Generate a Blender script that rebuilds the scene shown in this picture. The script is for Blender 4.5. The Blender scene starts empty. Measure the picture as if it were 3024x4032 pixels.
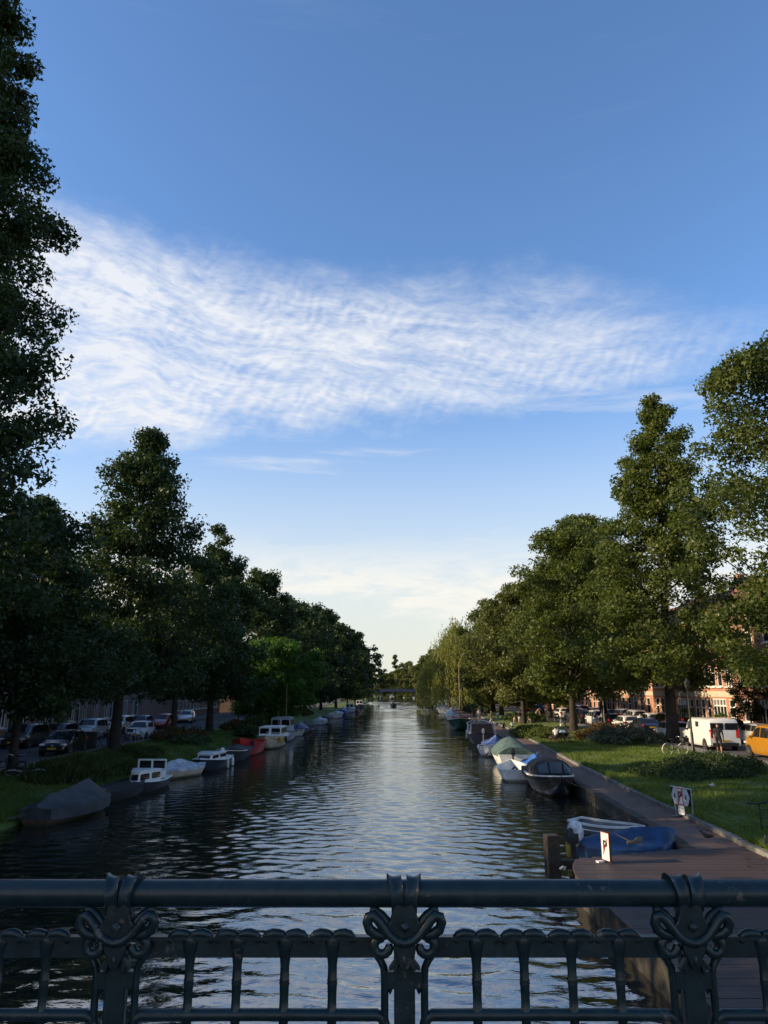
import bpy, math, random
import numpy as np
from mathutils import Vector, Matrix
R = math.radians
scene = bpy.context.scene
col = scene.collection

# ------------------------------------------------------------------ camera
F_PX, CAM_H, HORIZON = 2900.0, 4.7, 2717.0          # focal length in pixels of a 3024 x 4032 frame, eye above the water
PITCH = math.atan((HORIZON - 2016.0) / F_PX)
cam_d = bpy.data.cameras.new('camera')
cam = bpy.data.objects.new('camera', cam_d); col.objects.link(cam)
cam.location = (0, 0, CAM_H); cam.rotation_euler = (R(90) + PITCH, 0, 0)
cam_d.sensor_fit = 'VERTICAL'; cam_d.sensor_height = 36.0; cam_d.lens = 36.0 * F_PX / 4032.0
cam_d.clip_start = 0.05; cam_d.clip_end = 20000
scene.camera = cam

# ------------------------------------------------------------------ sky, sun, exposure
SUN_AZ, SUN_EL = -97.0, 21.0                         # degrees from straight ahead (negative = left), elevation
world = bpy.data.worlds.new('World'); scene.world = world; world.use_nodes = True
wt = world.node_tree; wt.nodes.clear()
class NT:
    def __init__(s, t): s.t = t
    def n(s, kind, **kw):
        nd = s.t.nodes.new(kind)
        for k, v in kw.items():
            if k.startswith('i_'): nd.inputs[k[2:].replace('_', ' ')].default_value = v
            else: setattr(nd, k, v)
        return nd
    def l(s, a, b): s.t.links.new(a, b)
    def set(s, sock, v):
        if hasattr(v, 'is_output'): s.t.links.new(v, sock)
        else: sock.default_value = v
    def m(s, op, a, b=0.0, c=None):
        nd = s.t.nodes.new('ShaderNodeMath'); nd.operation = op
        s.set(nd.inputs[0], a); s.set(nd.inputs[1], b)
        if c is not None: s.set(nd.inputs[2], c)
        return nd.outputs[0]
    def sm(s, v, lo, hi, a=0.0, b=1.0):
        nd = s.t.nodes.new('ShaderNodeMapRange'); nd.interpolation_type = 'SMOOTHSTEP'
        s.set(nd.inputs[0], v); s.set(nd.inputs[1], lo); s.set(nd.inputs[2], hi); s.set(nd.inputs[3], a); s.set(nd.inputs[4], b)
        return nd.outputs[0]
    def xyz(s, x, y, z=0.0):
        nd = s.t.nodes.new('ShaderNodeCombineXYZ')
        for i, v in enumerate((x, y, z)): s.set(nd.inputs[i], v)
        return nd.outputs[0]
    def noise(s, vec, scale, detail=3.0, rough=.5, dist=0.0, lac=2.0):
        nd = s.t.nodes.new('ShaderNodeTexNoise')
        s.set(nd.inputs['Vector'], vec); s.set(nd.inputs['Scale'], scale); s.set(nd.inputs['Detail'], detail)
        s.set(nd.inputs['Roughness'], rough); s.set(nd.inputs['Distortion'], dist); s.set(nd.inputs['Lacunarity'], lac)
        return nd.outputs[0]
    def ramp(s, v, stops, interp='LINEAR'):
        nd = s.t.nodes.new('ShaderNodeValToRGB'); cr = nd.color_ramp; cr.interpolation = interp
        while len(cr.elements) < len(stops): cr.elements.new(.5)
        for e, (p_, c_) in zip(cr.elements, stops):
            e.position = p_; e.color = (c_, c_, c_, 1) if not hasattr(c_, '__len__') else (*c_, 1)
        s.set(nd.inputs[0], v)
        return nd.outputs[0]
    def mix(s, f, a, b, blend='MIX'):
        nd = s.t.nodes.new('ShaderNodeMix'); nd.data_type = 'RGBA'; nd.blend_type = blend
        s.set(nd.inputs[0], f)
        for i, v in ((6, a), (7, b)):
            if hasattr(v, 'is_output'): s.t.links.new(v, nd.inputs[i])
            else: nd.inputs[i].default_value = (*v, 1) if len(v) == 3 else v
        return nd.outputs[2]
w = NT(wt)
sky = w.n('ShaderNodeTexSky'); sky.sky_type = 'NISHITA'; sky.sun_disc = False
sky.sun_elevation = R(SUN_EL); sky.sun_rotation = R(SUN_AZ)
sky.altitude = 0; sky.air_density = 1.0; sky.dust_density = 0.2; sky.ozone_density = 5.2
tc = w.n('ShaderNodeTexCoord'); sep = w.n('ShaderNodeSeparateXYZ'); w.l(tc.outputs['Generated'], sep.inputs[0])
X, Y, Z = sep.outputs
az = w.m('MULTIPLY', w.m('ARCTAN2', X, Y), 57.2958)
el = w.m('MULTIPLY', w.m('ARCSINE', Z), 57.2958)
# a cirrus sheet: lower and upper edge of the sheet by bearing
azn = w.m('DIVIDE', w.m('ADD', az, 60.0), 120.0)
def edge(pts): return w.m('MULTIPLY', w.ramp(azn, [((a + 60) / 120, e / 60) for a, e in pts]), 60.0)
lo = edge([(-60, 10), (-30, 16.4), (-22, 17.6), (-12, 19.8), (-5, 20.6), (3, 20.9), (10, 21.6), (20, 22.2), (29, 23.6), (60, 25)])
hi = edge([(-60, 36), (-30, 34.6), (-20, 33.8), (-12, 32.3), (-2, 32.2), (4, 32.2), (14, 30.8), (22, 28.8), (29, 25.6), (60, 24.5)])
cv = w.xyz(az, el)
warp = w.noise(cv, .09, 2.0)
wob = w.m('MULTIPLY', w.m('SUBTRACT', w.noise(w.xyz(w.m('MULTIPLY', az, .5), el), .20, 5.0, .62), .5), 6.5)
el2 = w.m('ADD', el, wob)
band = w.m('MULTIPLY', w.sm(el2, w.m('SUBTRACT', lo, 1.2), w.m('ADD', lo, 1.8)),
           w.m('SUBTRACT', 1.0, w.sm(el2, w.m('SUBTRACT', hi, 4.6), w.m('ADD', hi, .9))))
# streaks drawn out along the sheet, fine mottling, and rows of slanting ripples
wv = w.m('MULTIPLY', w.m('SUBTRACT', warp, .5), 10.0)
slope = w.m('ADD', el, w.m('ADD', w.m('MULTIPLY', az, .13), w.m('MULTIPLY', wv, .45)))
streak = w.noise(w.xyz(w.m('MULTIPLY', az, .10), w.m('MULTIPLY', slope, .55), 3.0), 1.0, 7.0, .60, .35)
fine = w.noise(w.xyz(w.m('ADD', w.m('MULTIPLY', az, .42), w.m('MULTIPLY', el, -.35)), w.m('ADD', w.m('MULTIPLY', slope, 1.25), 0.0), 8.0), 1.35, 5.0, .66, .5)
rn = w.noise(w.xyz(w.m('MULTIPLY', az, .35), w.m('MULTIPLY', el, .35), 2.0), 1.0, 3.0, .5)
rip = w.m('ADD', .5, w.m('MULTIPLY', .5, w.m('SINE', w.m('ADD', w.m('ADD', w.m('MULTIPLY', az, 4.9), w.m('MULTIPLY', el, -3.6)), w.m('MULTIPLY', rn, 17.0)))))
patch = w.sm(w.noise(w.xyz(w.m('MULTIPLY', az, .05), w.m('MULTIPLY', slope, .17), 6.0), 1.0, 3.0, .5), .44, .64)
west = w.sm(az, -30.0, 27.0, 1.18, .74)
body = w.m('ADD', w.m('ADD', .36, w.sm(streak, .30, .72, 0.0, .58)), w.m('ADD', w.m('MULTIPLY', w.m('SUBTRACT', fine, .5), 1.05), w.m('MULTIPLY', patch, w.m('MULTIPLY', w.m('SUBTRACT', rip, .5), .18))))
c1 = w.m('MULTIPLY', w.m('MULTIPLY', band, west), w.m('MAXIMUM', body, 0.0))
# a fuller lower fringe on the sunward side, broken into ripples
fr = w.m('MULTIPLY', w.sm(el2, w.m('SUBTRACT', lo, .8), w.m('ADD', lo, 1.8)), w.m('SUBTRACT', 1.0, w.sm(el2, w.m('ADD', lo, 3.0), w.m('ADD', lo, 6.5))))
c2 = w.m('MULTIPLY', w.m('MULTIPLY', fr, w.m('ADD', w.sm(fine, .25, .70, .40, .95), w.m('MULTIPLY', w.m('SUBTRACT', rip, .5), .22))), w.sm(az, -20.0, 6.0, 1.0, 0.0))
# loose wisps everywhere, long thin streaks
wis = w.noise(w.xyz(w.m('MULTIPLY', az, .045), w.m('ADD', w.m('MULTIPLY', el, .42), w.m('MULTIPLY', wv, .06)), 1.7), 1.0, 6.0, .6, .4)
c3 = w.m('MULTIPLY', w.m('MULTIPLY', w.sm(wis, .56, .80), w.sm(el, 3.0, 9.0)), w.m('SUBTRACT', .55, w.m('MULTIPLY', w.sm(el, 21.0, 30.0), .52)))
# soft bank low down
bank_t = w.noise(w.xyz(w.m('MULTIPLY', az, .13), w.m('MULTIPLY', el, .5), 4.4), 1.0, 6.0, .62, .6)
hb = w.m('MULTIPLY', w.sm(w.m('ADD', el, w.m('MULTIPLY', w.m('SUBTRACT', bank_t, .5), 7.0)), 3.5, 7.5), w.m('SUBTRACT', 1.0, w.sm(w.m('ADD', el, w.m('MULTIPLY', w.m('SUBTRACT', bank_t, .5), 9.0)), 8.5, 12.5)))
c4 = w.m('MULTIPLY', hb, w.sm(bank_t, .38, .64, .15, .95))
cloud = w.m('MINIMUM', w.m('MAXIMUM', w.m('MAXIMUM', c1, c2), w.m('MAXIMUM', c3, c4)), .93)
# light scattered by the ice crystals: the sun's light, a little warmer and brighter towards the sun and the horizon
ccol = w.mix(w.sm(el, 4.0, 26.0), (3.9, 3.78, 3.45), (3.5, 3.6, 3.8))
haz = w.mix(w.sm(el, -1.0, 25.0, .97, 0.0), sky.outputs[0], (3.28, 3.26, 2.85))
skyc = w.mix(cloud, haz, ccol)
bg = w.n('ShaderNodeBackground'); w.l(skyc, bg.inputs[0]); bg.inputs[1].default_value = 0.15
wo = w.n('ShaderNodeOutputWorld'); w.l(bg.outputs[0], wo.inputs[0])
world.cycles.sampling_method = 'MANUAL'; world.cycles.sample_map_resolution = 512

sun_d = bpy.data.lights.new('sun', 'SUN'); sun_d.energy = 4.6; sun_d.angle = R(0.6); sun_d.color = (1.0, .78, .50)
sun = bpy.data.objects.new('sun', sun_d); col.objects.link(sun)
sv = Vector((math.sin(R(SUN_AZ)) * math.cos(R(SUN_EL)), math.cos(R(SUN_AZ)) * math.cos(R(SUN_EL)), math.sin(R(SUN_EL))))
sun.rotation_euler = sv.to_track_quat('Z', 'Y').to_euler(); sun.location = sv * 300

scene.view_settings.view_transform = 'Standard'; scene.view_settings.look = 'None'
scene.view_settings.gamma = 1.0; scene.view_settings.exposure = 0.75; scene.view_settings.use_curve_mapping = False
scene.cycles.max_bounces = 6; scene.cycles.diffuse_bounces = 2; scene.cycles.glossy_bounces = 3
scene.cycles.transparent_max_bounces = 8; scene.cycles.transmission_bounces = 4
scene.cycles.use_denoising = True
scene.cycles.sample_clamp_indirect = 8.0

# ------------------------------------------------------------------ helpers
def tag(o, label=None, cat=None, group=None, kind=None):
    if label: o['label'] = label
    if cat: o['category'] = cat
    if group: o['group'] = group
    if kind: o['kind'] = kind
    return o
def thing(name, label, cat, loc=(0, 0, 0), rz=0.0, group=None):
    o = bpy.data.objects.new(name, None); col.objects.link(o)
    o.location = loc; o.rotation_euler = (0, 0, rz); o.empty_display_size = .2
    return tag(o, label, cat, group)
def copy_tree(o, parent=None):
    c = o.copy(); col.objects.link(c)
    if parent is not None: c.parent = parent
    for ch in o.children: copy_tree(ch, c)
    return c
def gp(u, v, z):                                     # the point at height z that the photograph shows at pixel (u, v)
    a, b = (u - 1512) / F_PX, (2016 - v) / F_PX
    fy, fz = math.cos(PITCH) - b * math.sin(PITCH), math.sin(PITCH) + b * math.cos(PITCH)
    t = (z - CAM_H) / fz
    return Vector((a * t, fy * t, z))
class MB:
    def __init__(s): s.v = []; s.f = []; s.mi = []
    def add(s, vs, fs, mi=0):
        o = len(s.v); s.v.extend([tuple(p) for p in vs]); s.f.extend([tuple(i + o for i in f) for f in fs]); s.mi.extend([mi] * len(fs)); return s
    def box(s, c, d, rz=0.0, taper=1.0, mi=0, m=None):
        hx, hy, hz = d[0] / 2, d[1] / 2, d[2] / 2
        vs = []
        for z, k in ((-hz, 1.0), (hz, taper)):
            for x, y in ((-hx, -hy), (hx, -hy), (hx, hy), (-hx, hy)): vs.append(Vector((x * k, y * k, z)))
        if rz: q = Matrix.Rotation(rz, 3, 'Z'); vs = [q @ p for p in vs]
        if m is not None: vs = [m @ p for p in vs]
        vs = [p + Vector(c) for p in vs]
        return s.add(vs, [(3, 2, 1, 0), (4, 5, 6, 7), (0, 1, 5, 4), (1, 2, 6, 5), (2, 3, 7, 6), (3, 0, 4, 7)], mi)
    def tube(s, pts, rad, n=8, cap=True, mi=0, closed=False, flat=None):
        pts = [Vector(p) for p in pts]; k = len(pts)
        if not hasattr(rad, '__len__'): rad = [rad] * k
        up = None; vs = []
        for i, p in enumerate(pts):
            if closed: t = pts[(i + 1) % k] - pts[i - 1]
            else: t = pts[min(i + 1, k - 1)] - pts[max(i - 1, 0)]
            t = t.normalized() if t.length > 1e-9 else Vector((0, 0, 1))
            if up is None:
                up = Vector((0, 0, 1)) if abs(t.z) < .9 else Vector((1, 0, 0))
            a = t.cross(up)
            if a.length < 1e-6: a = t.cross(Vector((0, 1, 0)))
            a.normalize(); b = a.cross(t).normalized(); up = b
            fa, fb = flat if flat else (1, 1)
            for j in range(n):
                g = 2 * math.pi * j / n
                vs.append(p + a * (math.cos(g) * rad[i] * fa) + b * (math.sin(g) * rad[i] * fb))
        fs = []
        for i in range(k if closed else k - 1):
            for j in range(n):
                i2 = (i + 1) % k
                fs.append((i * n + j, i * n + (j + 1) % n, i2 * n + (j + 1) % n, i2 * n + j))
        if cap and not closed:
            fs.append(tuple(range(n - 1, -1, -1))); fs.append(tuple((k - 1) * n + j for j in range(n)))
        return s.add(vs, fs, mi)
    def loft(s, rings, close_ring=True, cap0=True, cap1=True, mi=0):
        n = len(rings[0]); vs = [p for r_ in rings for p in r_]; fs = []
        for i in range(len(rings) - 1):
            for j in range(n if close_ring else n - 1):
                fs.append((i * n + j, i * n + (j + 1) % n, (i + 1) * n + (j + 1) % n, (i + 1) * n + j))
        if cap0: fs.append(tuple(range(n - 1, -1, -1)))
        if cap1: fs.append(tuple((len(rings) - 1) * n + j for j in range(n)))
        return s.add(vs, fs, mi)
    def lathe(s, prof, c=(0, 0, 0), n=16, mi=0):
        rings = [[(c[0] + r_ * math.cos(2 * math.pi * j / n), c[1] + r_ * math.sin(2 * math.pi * j / n), c[2] + z) for j in range(n)] for r_, z in prof]
        return s.loft(rings, mi=mi)
    def prism(s, poly, y0, y1, mi=0):                 # poly in (x, z), extruded along y
        n = len(poly)
        vs = [(x, y0, z) for x, z in poly] + [(x, y1, z) for x, z in poly]
        fs = [tuple(range(n)), tuple(range(2 * n - 1, n - 1, -1))] + [((j + 1) % n, j, n + j, n + (j + 1) % n) for j in range(n)]
        return s.add(vs, fs, mi)
    def mesh(s, name, mat, smooth=None):
        me = bpy.data.meshes.new(name); me.from_pydata(s.v, [], s.f)
        for q in (mat if isinstance(mat, (list, tuple)) else [mat]): me.materials.append(q)
        if isinstance(mat, (list, tuple)): me.polygons.foreach_set('material_index', s.mi)
        fix_normals(me)
        if smooth is not None:
            me.polygons.foreach_set('use_smooth', [True] * len(me.polygons)); me.set_sharp_from_angle(angle=R(smooth))
        me.update(); return me
    def build(s, name, mat, parent=None, smooth=None, loc=None, bevel=0.0):
        o = bpy.data.objects.new(name, s.mesh(name, mat, smooth)); col.objects.link(o)
        if parent is not None: o.parent = parent
        if loc is not None: o.location = loc
        if bevel:
            b = o.modifiers.new('bevel', 'BEVEL'); b.width = bevel; b.segments = 2; b.limit_method = 'ANGLE'; b.angle_limit = R(40)
        return o
import bmesh
def fix_normals(me):
    if len(me.polygons) > 40000: return
    bm = bmesh.new(); bm.from_mesh(me); bmesh.ops.recalc_face_normals(bm, faces=bm.faces); bm.to_mesh(me); bm.free()
def quick_mesh(name, verts, quads, mat, attr=None, k=4):
    me = bpy.data.meshes.new(name)
    nv, nf = len(verts), len(quads)
    me.vertices.add(nv); me.vertices.foreach_set('co', np.ascontiguousarray(verts, dtype=np.float32).ravel())
    me.loops.add(nf * k); me.loops.foreach_set('vertex_index', np.ascontiguousarray(quads, dtype=np.int32).ravel())
    me.polygons.add(nf); me.polygons.foreach_set('loop_start', np.arange(0, nf * k, k, dtype=np.int32))
    me.update(calc_edges=True)
    if attr is not None:
        at = me.attributes.new('rnd', 'FLOAT', 'FACE'); at.data.foreach_set('value', np.ascontiguousarray(attr, dtype=np.float32))
    me.materials.append(mat)
    return me

# ------------------------------------------------------------------ materials
def M(name, c, rough=.6, metal=0.0, var=.18, scale=3.0, bump=0.0, bscale=40.0, spec=.5, coat=0.0, c2=None, alpha=None, coord='Object'):
    m = bpy.data.materials.new(name); m.use_nodes = True; t = NT(m.node_tree); b = m.node_tree.nodes['Principled BSDF']
    tcn = t.n('ShaderNodeTexCoord'); vec = tcn.outputs[coord]
    nz = t.noise(vec, scale, 5.0, .6)
    if c2 is None: a, d = tuple(q * (1 - var) for q in c), tuple(min(1, q * (1 + var)) for q in c)
    else: a, d = c, c2
    t.l(t.mix(t.sm(nz, .32, .68), a, d), b.inputs['Base Color'])
    b.inputs['Roughness'].default_value = rough; b.inputs['Metallic'].default_value = metal
    b.inputs['Specular IOR Level'].default_value = spec; b.inputs['Coat Weight'].default_value = coat; b.inputs['Coat Roughness'].default_value = .08
    if bump:
        bn = t.n('ShaderNodeBump'); bn.inputs['Strength'].default_value = bump; bn.inputs['Distance'].default_value = .02
        t.l(t.noise(vec, bscale, 4.0, .6), bn.inputs['Height']); t.l(bn.outputs[0], b.inputs['Normal'])
    return m
def leaf_mat(name, c, c2, trans=.35, tint=(1.25, 1.3, .55)):
    m = bpy.data.materials.new(name); m.use_nodes = True; t = NT(m.node_tree); m.node_tree.nodes.clear()
    at = t.n('ShaderNodeAttribute'); at.attribute_name = 'rnd'
    g = t.n('ShaderNodeNewGeometry')
    nz = t.noise(g.outputs['Position'], .55, 3.0, .6)
    f = t.m('ADD', t.m('MULTIPLY', at.outputs['Fac'], .55), t.m('MULTIPLY', t.sm(nz, .35, .65), .45))
    cc = t.mix(f, c, c2)
    d = t.n('ShaderNodeBsdfPrincipled'); t.l(cc, d.inputs['Base Color']); d.inputs['Roughness'].default_value = .5; d.inputs['Specular IOR Level'].default_value = .28
    tr = t.n('ShaderNodeBsdfTranslucent'); t.l(t.mix(1.0, cc, tint, 'MULTIPLY'), tr.inputs[0])
    mx = t.n('ShaderNodeMixShader'); mx.inputs[0].default_value = trans
    t.l(d.outputs[0], mx.inputs[1]); t.l(tr.outputs[0], mx.inputs[2])
    o = t.n('ShaderNodeOutputMaterial'); t.l(mx.outputs[0], o.inputs[0])
    return m
LEAF = {
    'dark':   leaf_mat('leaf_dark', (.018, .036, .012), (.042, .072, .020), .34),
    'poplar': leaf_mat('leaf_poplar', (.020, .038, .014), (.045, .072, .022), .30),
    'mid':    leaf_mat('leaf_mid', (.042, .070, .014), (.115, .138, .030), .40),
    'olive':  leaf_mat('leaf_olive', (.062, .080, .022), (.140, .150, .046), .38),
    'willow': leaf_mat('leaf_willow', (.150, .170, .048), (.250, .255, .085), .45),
    'bright': leaf_mat('leaf_bright', (.040, .095, .012), (.085, .165, .022), .45),
    'shrub':  leaf_mat('leaf_shrub', (.026, .048, .016), (.065, .095, .030), .3),
    'grey':   leaf_mat('leaf_grey', (.050, .068, .042), (.115, .135, .098), .25),
    'rust':   leaf_mat('leaf_rust', (.060, .048, .018), (.150, .082, .032), .3),
    'reed':   leaf_mat('leaf_reed', (.030, .050, .014), (.075, .095, .028), .3),
    'grass':  leaf_mat('grass_blade', (.068, .118, .022), (.145, .190, .044), .4),
}
BARK = M('bark', (.030, .025, .020), .9, var=.35, scale=2.0, bump=.9, bscale=14)
# ------------------------------------------------------------------ the lie of the land (x right, y along the canal, z above the water)
def lerp_fn(pts):
    ys, xs = [p[0] for p in pts], [p[1] for p in pts]
    return lambda y: float(np.interp(y, ys, xs))
xL = lerp_fn([(-60, -14), (20, -13.5), (27, -13.2), (33, -12.8), (45, -12.3), (60, -11.2), (82, -10.8), (107, -10.6), (142, -9.4), (280, -6), (420, -3), (900, 8)])
xR = lerp_fn([(-60, 7.6), (15, 8.1), (22, 8.2), (25, 8.43), (33, 8.76), (40, 9.1), (60, 10.0), (70, 10.5), (90, 11.3), (160, 14.3), (240, 16.4), (370, 20), (900, 38)])
xK = lerp_fn([(-60, 9.4), (20, 9.72), (25, 10.0), (34, 10.35), (44.5, 10.95), (60, 12.1), (84, 13.6), (160, 16.9), (370, 22.6), (900, 41)])
xS = lerp_fn([(-60, 19.4), (50, 19.4), (160, 23.9), (370, 31.5), (900, 50)])
xT = lerp_fn([(-60, -18.6), (38, -19.0), (45, -19.4), (60, -19.0), (73, -18.6), (82, -17.9), (107, -17.4), (142, -16.4), (280, -13.2), (420, -10), (900, 1)])
Z_PATH, Z_LAWN_R, Z_ROAD_R, Z_ROAD_L = .55, .60, .95, .75
def lawn_z_right(x, y):
    t = min(1, max(0, (x - xK(y) - .25) / (xS(y) - xK(y) - .4)))
    return Z_PATH + .08 + .34 * (t ** .8) + .05 * math.sin(x * .7 + y * .21) * min(1, 3 * t * (1 - t))
def lawn_z_left(x, y):
    t = min(1, max(0, (xL(y) - x) / (xL(y) - xT(y))))
    return .22 + .58 * (1 - (1 - t) ** 2.0) + .05 * math.sin(x * .9 + y * .27) * min(1, 3 * t * (1 - t))
ys_strip = [-60, -30, -10] + list(np.arange(0, 120, 2.0)) + list(np.arange(120, 320, 10.0)) + [320, 370, 420, 500, 600, 750, 900]
def strip(name, fns, mat, smooth=True, kind='structure', ys=ys_strip):
    rows = [[f(y) for f in fns] for y in ys]
    vs = [(x, y, z) for y, r_ in zip(ys, rows) for x, z in r_]; n = len(fns)
    fs = [(i * n + j, i * n + j + 1, (i + 1) * n + j + 1, (i + 1) * n + j) for i in range(len(ys) - 1) for j in range(n - 1)]
    b = MB(); b.add(vs, fs); o = b.build(name, mat, smooth=50 if smooth else None); return tag(o, kind=kind)

def ground_mat(name, c, c2, scale, c3=None, rough=.9, bump=.4, bscale=20.0, fine=60.0):
    m = bpy.data.materials.new(name); m.use_nodes = True; t = NT(m.node_tree); b = m.node_tree.nodes['Principled BSDF']
    g = t.n('ShaderNodeNewGeometry'); p = g.outputs['Position']
    n1, n2, n3 = t.noise(p, scale, 4.0, .6), t.noise(p, fine, 3.0, .7), t.noise(p, scale * .17, 3.0)
    cc = t.mix(t.sm(t.m('ADD', t.m('MULTIPLY', n1, .6), t.m('MULTIPLY', n2, .4)), .34, .66), c, c2)
    if c3: cc = t.mix(t.sm(n3, .50, .70, 0, .75), cc, c3)
    t.l(cc, b.inputs['Base Color']); b.inputs['Roughness'].default_value = rough; b.inputs['Specular IOR Level'].default_value = .3
    bn = t.n('ShaderNodeBump'); bn.inputs['Strength'].default_value = bump; bn.inputs['Distance'].default_value = .04
    t.l(t.noise(p, bscale, 5.0, .65), bn.inputs['Height']); t.l(bn.outputs[0], b.inputs['Normal'])
    return m
MG = ground_mat('lawn_grass', (.070, .112, .024), (.124, .165, .042), 1.6, (.145, .145, .060), bump=1.0, bscale=14)
MROAD = ground_mat('asphalt', (.062, .061, .063), (.092, .090, .092), 1.2, (.105, .102, .102), bump=.3, bscale=60)
MPATH = ground_mat('path_tarmac', (.100, .062, .050), (.165, .110, .090), 2.6, (.150, .112, .098), rough=.62, bump=.45, bscale=55)
MSTONE = ground_mat('kerb_stone', (.13, .13, .12), (.22, .215, .20), 3.0, (.10, .10, .075), bump=.5, bscale=18)
MQUAY = ground_mat('quay_concrete', (.040, .037, .031), (.088, .080, .068), 1.5, (.030, .034, .020), bump=.8, bscale=9)
MPAVE = ground_mat('paving', (.12, .115, .11), (.18, .172, .165), 4.0, None, bump=.3, bscale=30)
MEARTH = ground_mat('earth', (.05, .055, .03), (.07, .075, .035), .05, None)
MBED = ground_mat('canal_bed', (.02, .022, .014), (.03, .03, .02), 1.0)

b = MB(); b.add([(-6000, -400, -1.3), (6000, -400, -1.3), (6000, 9000, -1.3), (-6000, 9000, -1.3)], [(0, 1, 2, 3)])
tag(b.build('ground', MEARTH), kind='structure')
far_z = .72
# water: wind ripples as real relief, finest near by, with the smallest wrinkles as bump
def water_mat():
    m = bpy.data.materials.new('canal_water'); m.use_nodes = True; t = NT(m.node_tree); b = m.node_tree.nodes['Principled BSDF']
    b.inputs['Base Color'].default_value = (.010, .013, .010, 1); b.inputs['Roughness'].default_value = .03; b.inputs['IOR'].default_value = 3.9
    g = t.n('ShaderNodeNewGeometry'); s_ = t.n('ShaderNodeSeparateXYZ'); t.l(g.outputs['Position'], s_.inputs[0]); x, y = s_.outputs[0], s_.outputs[1]
    h = t.noise(t.xyz(t.m('MULTIPLY', x, 2.2), t.m('MULTIPLY', y, 4.4)), 1.0, 3.0, .55, .4)
    bn = t.n('ShaderNodeBump'); bn.inputs['Distance'].default_value = .014; bn.inputs['Strength'].default_value = 1.0
    t.l(h, bn.inputs['Height']); t.l(bn.outputs[0], b.inputs['Normal'])
    return m
MWATER = water_mat()
def water_sheet():
    ys = [-40.0]
    while ys[-1] < 425: y = ys[-1]; ys.append(y + (1.2 if y < 2 else max(.085, y * .0031)))
    ys = np.array(ys); nx = 205; u = np.linspace(0, 1, nx)
    x0 = np.array([xL(y) - .8 for y in ys]); x1 = np.array([xR(y) + .25 for y in ys])
    X_ = x0[:, None] + (x1 - x0)[:, None] * u[None, :]; Y_ = np.repeat(ys[:, None], nx, 1); Z_ = np.zeros_like(X_)
    res = np.maximum(np.gradient(ys)[:, None], (x1 - x0)[:, None] / nx)
    r_ = np.random.default_rng(5); wx = X_ + .5 * np.sin(Y_ * .31 + 1.3 * np.sin(X_ * .23)); wy = Y_ + .6 * np.sin(X_ * .37 + np.sin(Y_ * .17))
    gust = .75 + .35 * np.sin(X_ * .21 + Y_ * .043 + 1.0) * np.sin(Y_ * .071 - X_ * .11) + .2 * np.sin(Y_ * .023 + 2.0)
    for k in range(98):
        lam = .25 * (4.0 ** r_.random()); an = r_.normal(0, .55) + (math.pi if r_.random() < .25 else 0); kk = 2 * math.pi / lam
        sl = .0150 * (1.0 if lam < .7 else .8)                 # slope amplitude of each train of waves
        ph = r_.uniform(0, 2 * math.pi); fade = np.clip((lam / res - 2.6) / 2.0, 0, 1)
        if k >= 70: lam = 1.7 * (2.8 ** r_.random()); kk = 2 * math.pi / lam; sl = .0150 * np.clip((Y_ - 40) / 70, 0, 1); fade = np.clip((lam / res - 2.6) / 2.0, 0, 1)
        Z_ += fade * (sl / kk) * np.sin(kk * (math.sin(an) * wx + math.cos(an) * wy) + ph + .8 * np.sin(.6 * wx + k) )
    Z_ *= gust
    ny = len(ys); i_, j_ = np.meshgrid(np.arange(ny - 1), np.arange(nx - 1), indexing='ij'); a = (i_ * nx + j_).ravel()
    me = quick_mesh('water', np.stack([X_, Y_, Z_], -1).reshape(-1, 3), np.c_[a, a + 1, a + nx + 1, a + nx], MWATER)
    me.polygons.foreach_set('use_smooth', np.ones(len(me.polygons), dtype=bool)); o = bpy.data.objects.new('water', me); col.objects.link(o); return o
tag(water_sheet(), kind='structure')
b = MB(); b.add([(xL(425) - 1, 424.9, -.01), (xR(425) + .3, 424.9, -.01), (xR(900) + .3, 900, -.01), (xL(900) - 1, 900, -.01)], [(0, 1, 2, 3)])
tag(b.build('water_far', MWATER), kind='structure')

# left bank
strip('lawn_left_bank', [lambda y: (xL(y) + .05, -.6), lambda y: (xL(y), .10), lambda y: (xL(y) - .15, .24)] +
      [(lambda k: (lambda y: (xL(y) - .15 + (xT(y) - xL(y) + .35) * k, lawn_z_left(xL(y) - .15 + (xT(y) - xL(y) + .35) * k, y))))(k) for k in (.1, .2, .3, .45, .6, .75, .88, 1.0)], MG)
strip('road_left', [lambda y: (xT(y) - .12, Z_ROAD_L), lambda y: (xT(y) - 7.6, Z_ROAD_L + .05)], MROAD)
strip('pavement_left', [lambda y: (xT(y) - 7.6, Z_ROAD_L), lambda y: (xT(y) - 7.6, Z_ROAD_L + .16), lambda y: (xT(y) - 11, Z_ROAD_L + .18)], MPAVE)
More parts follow.
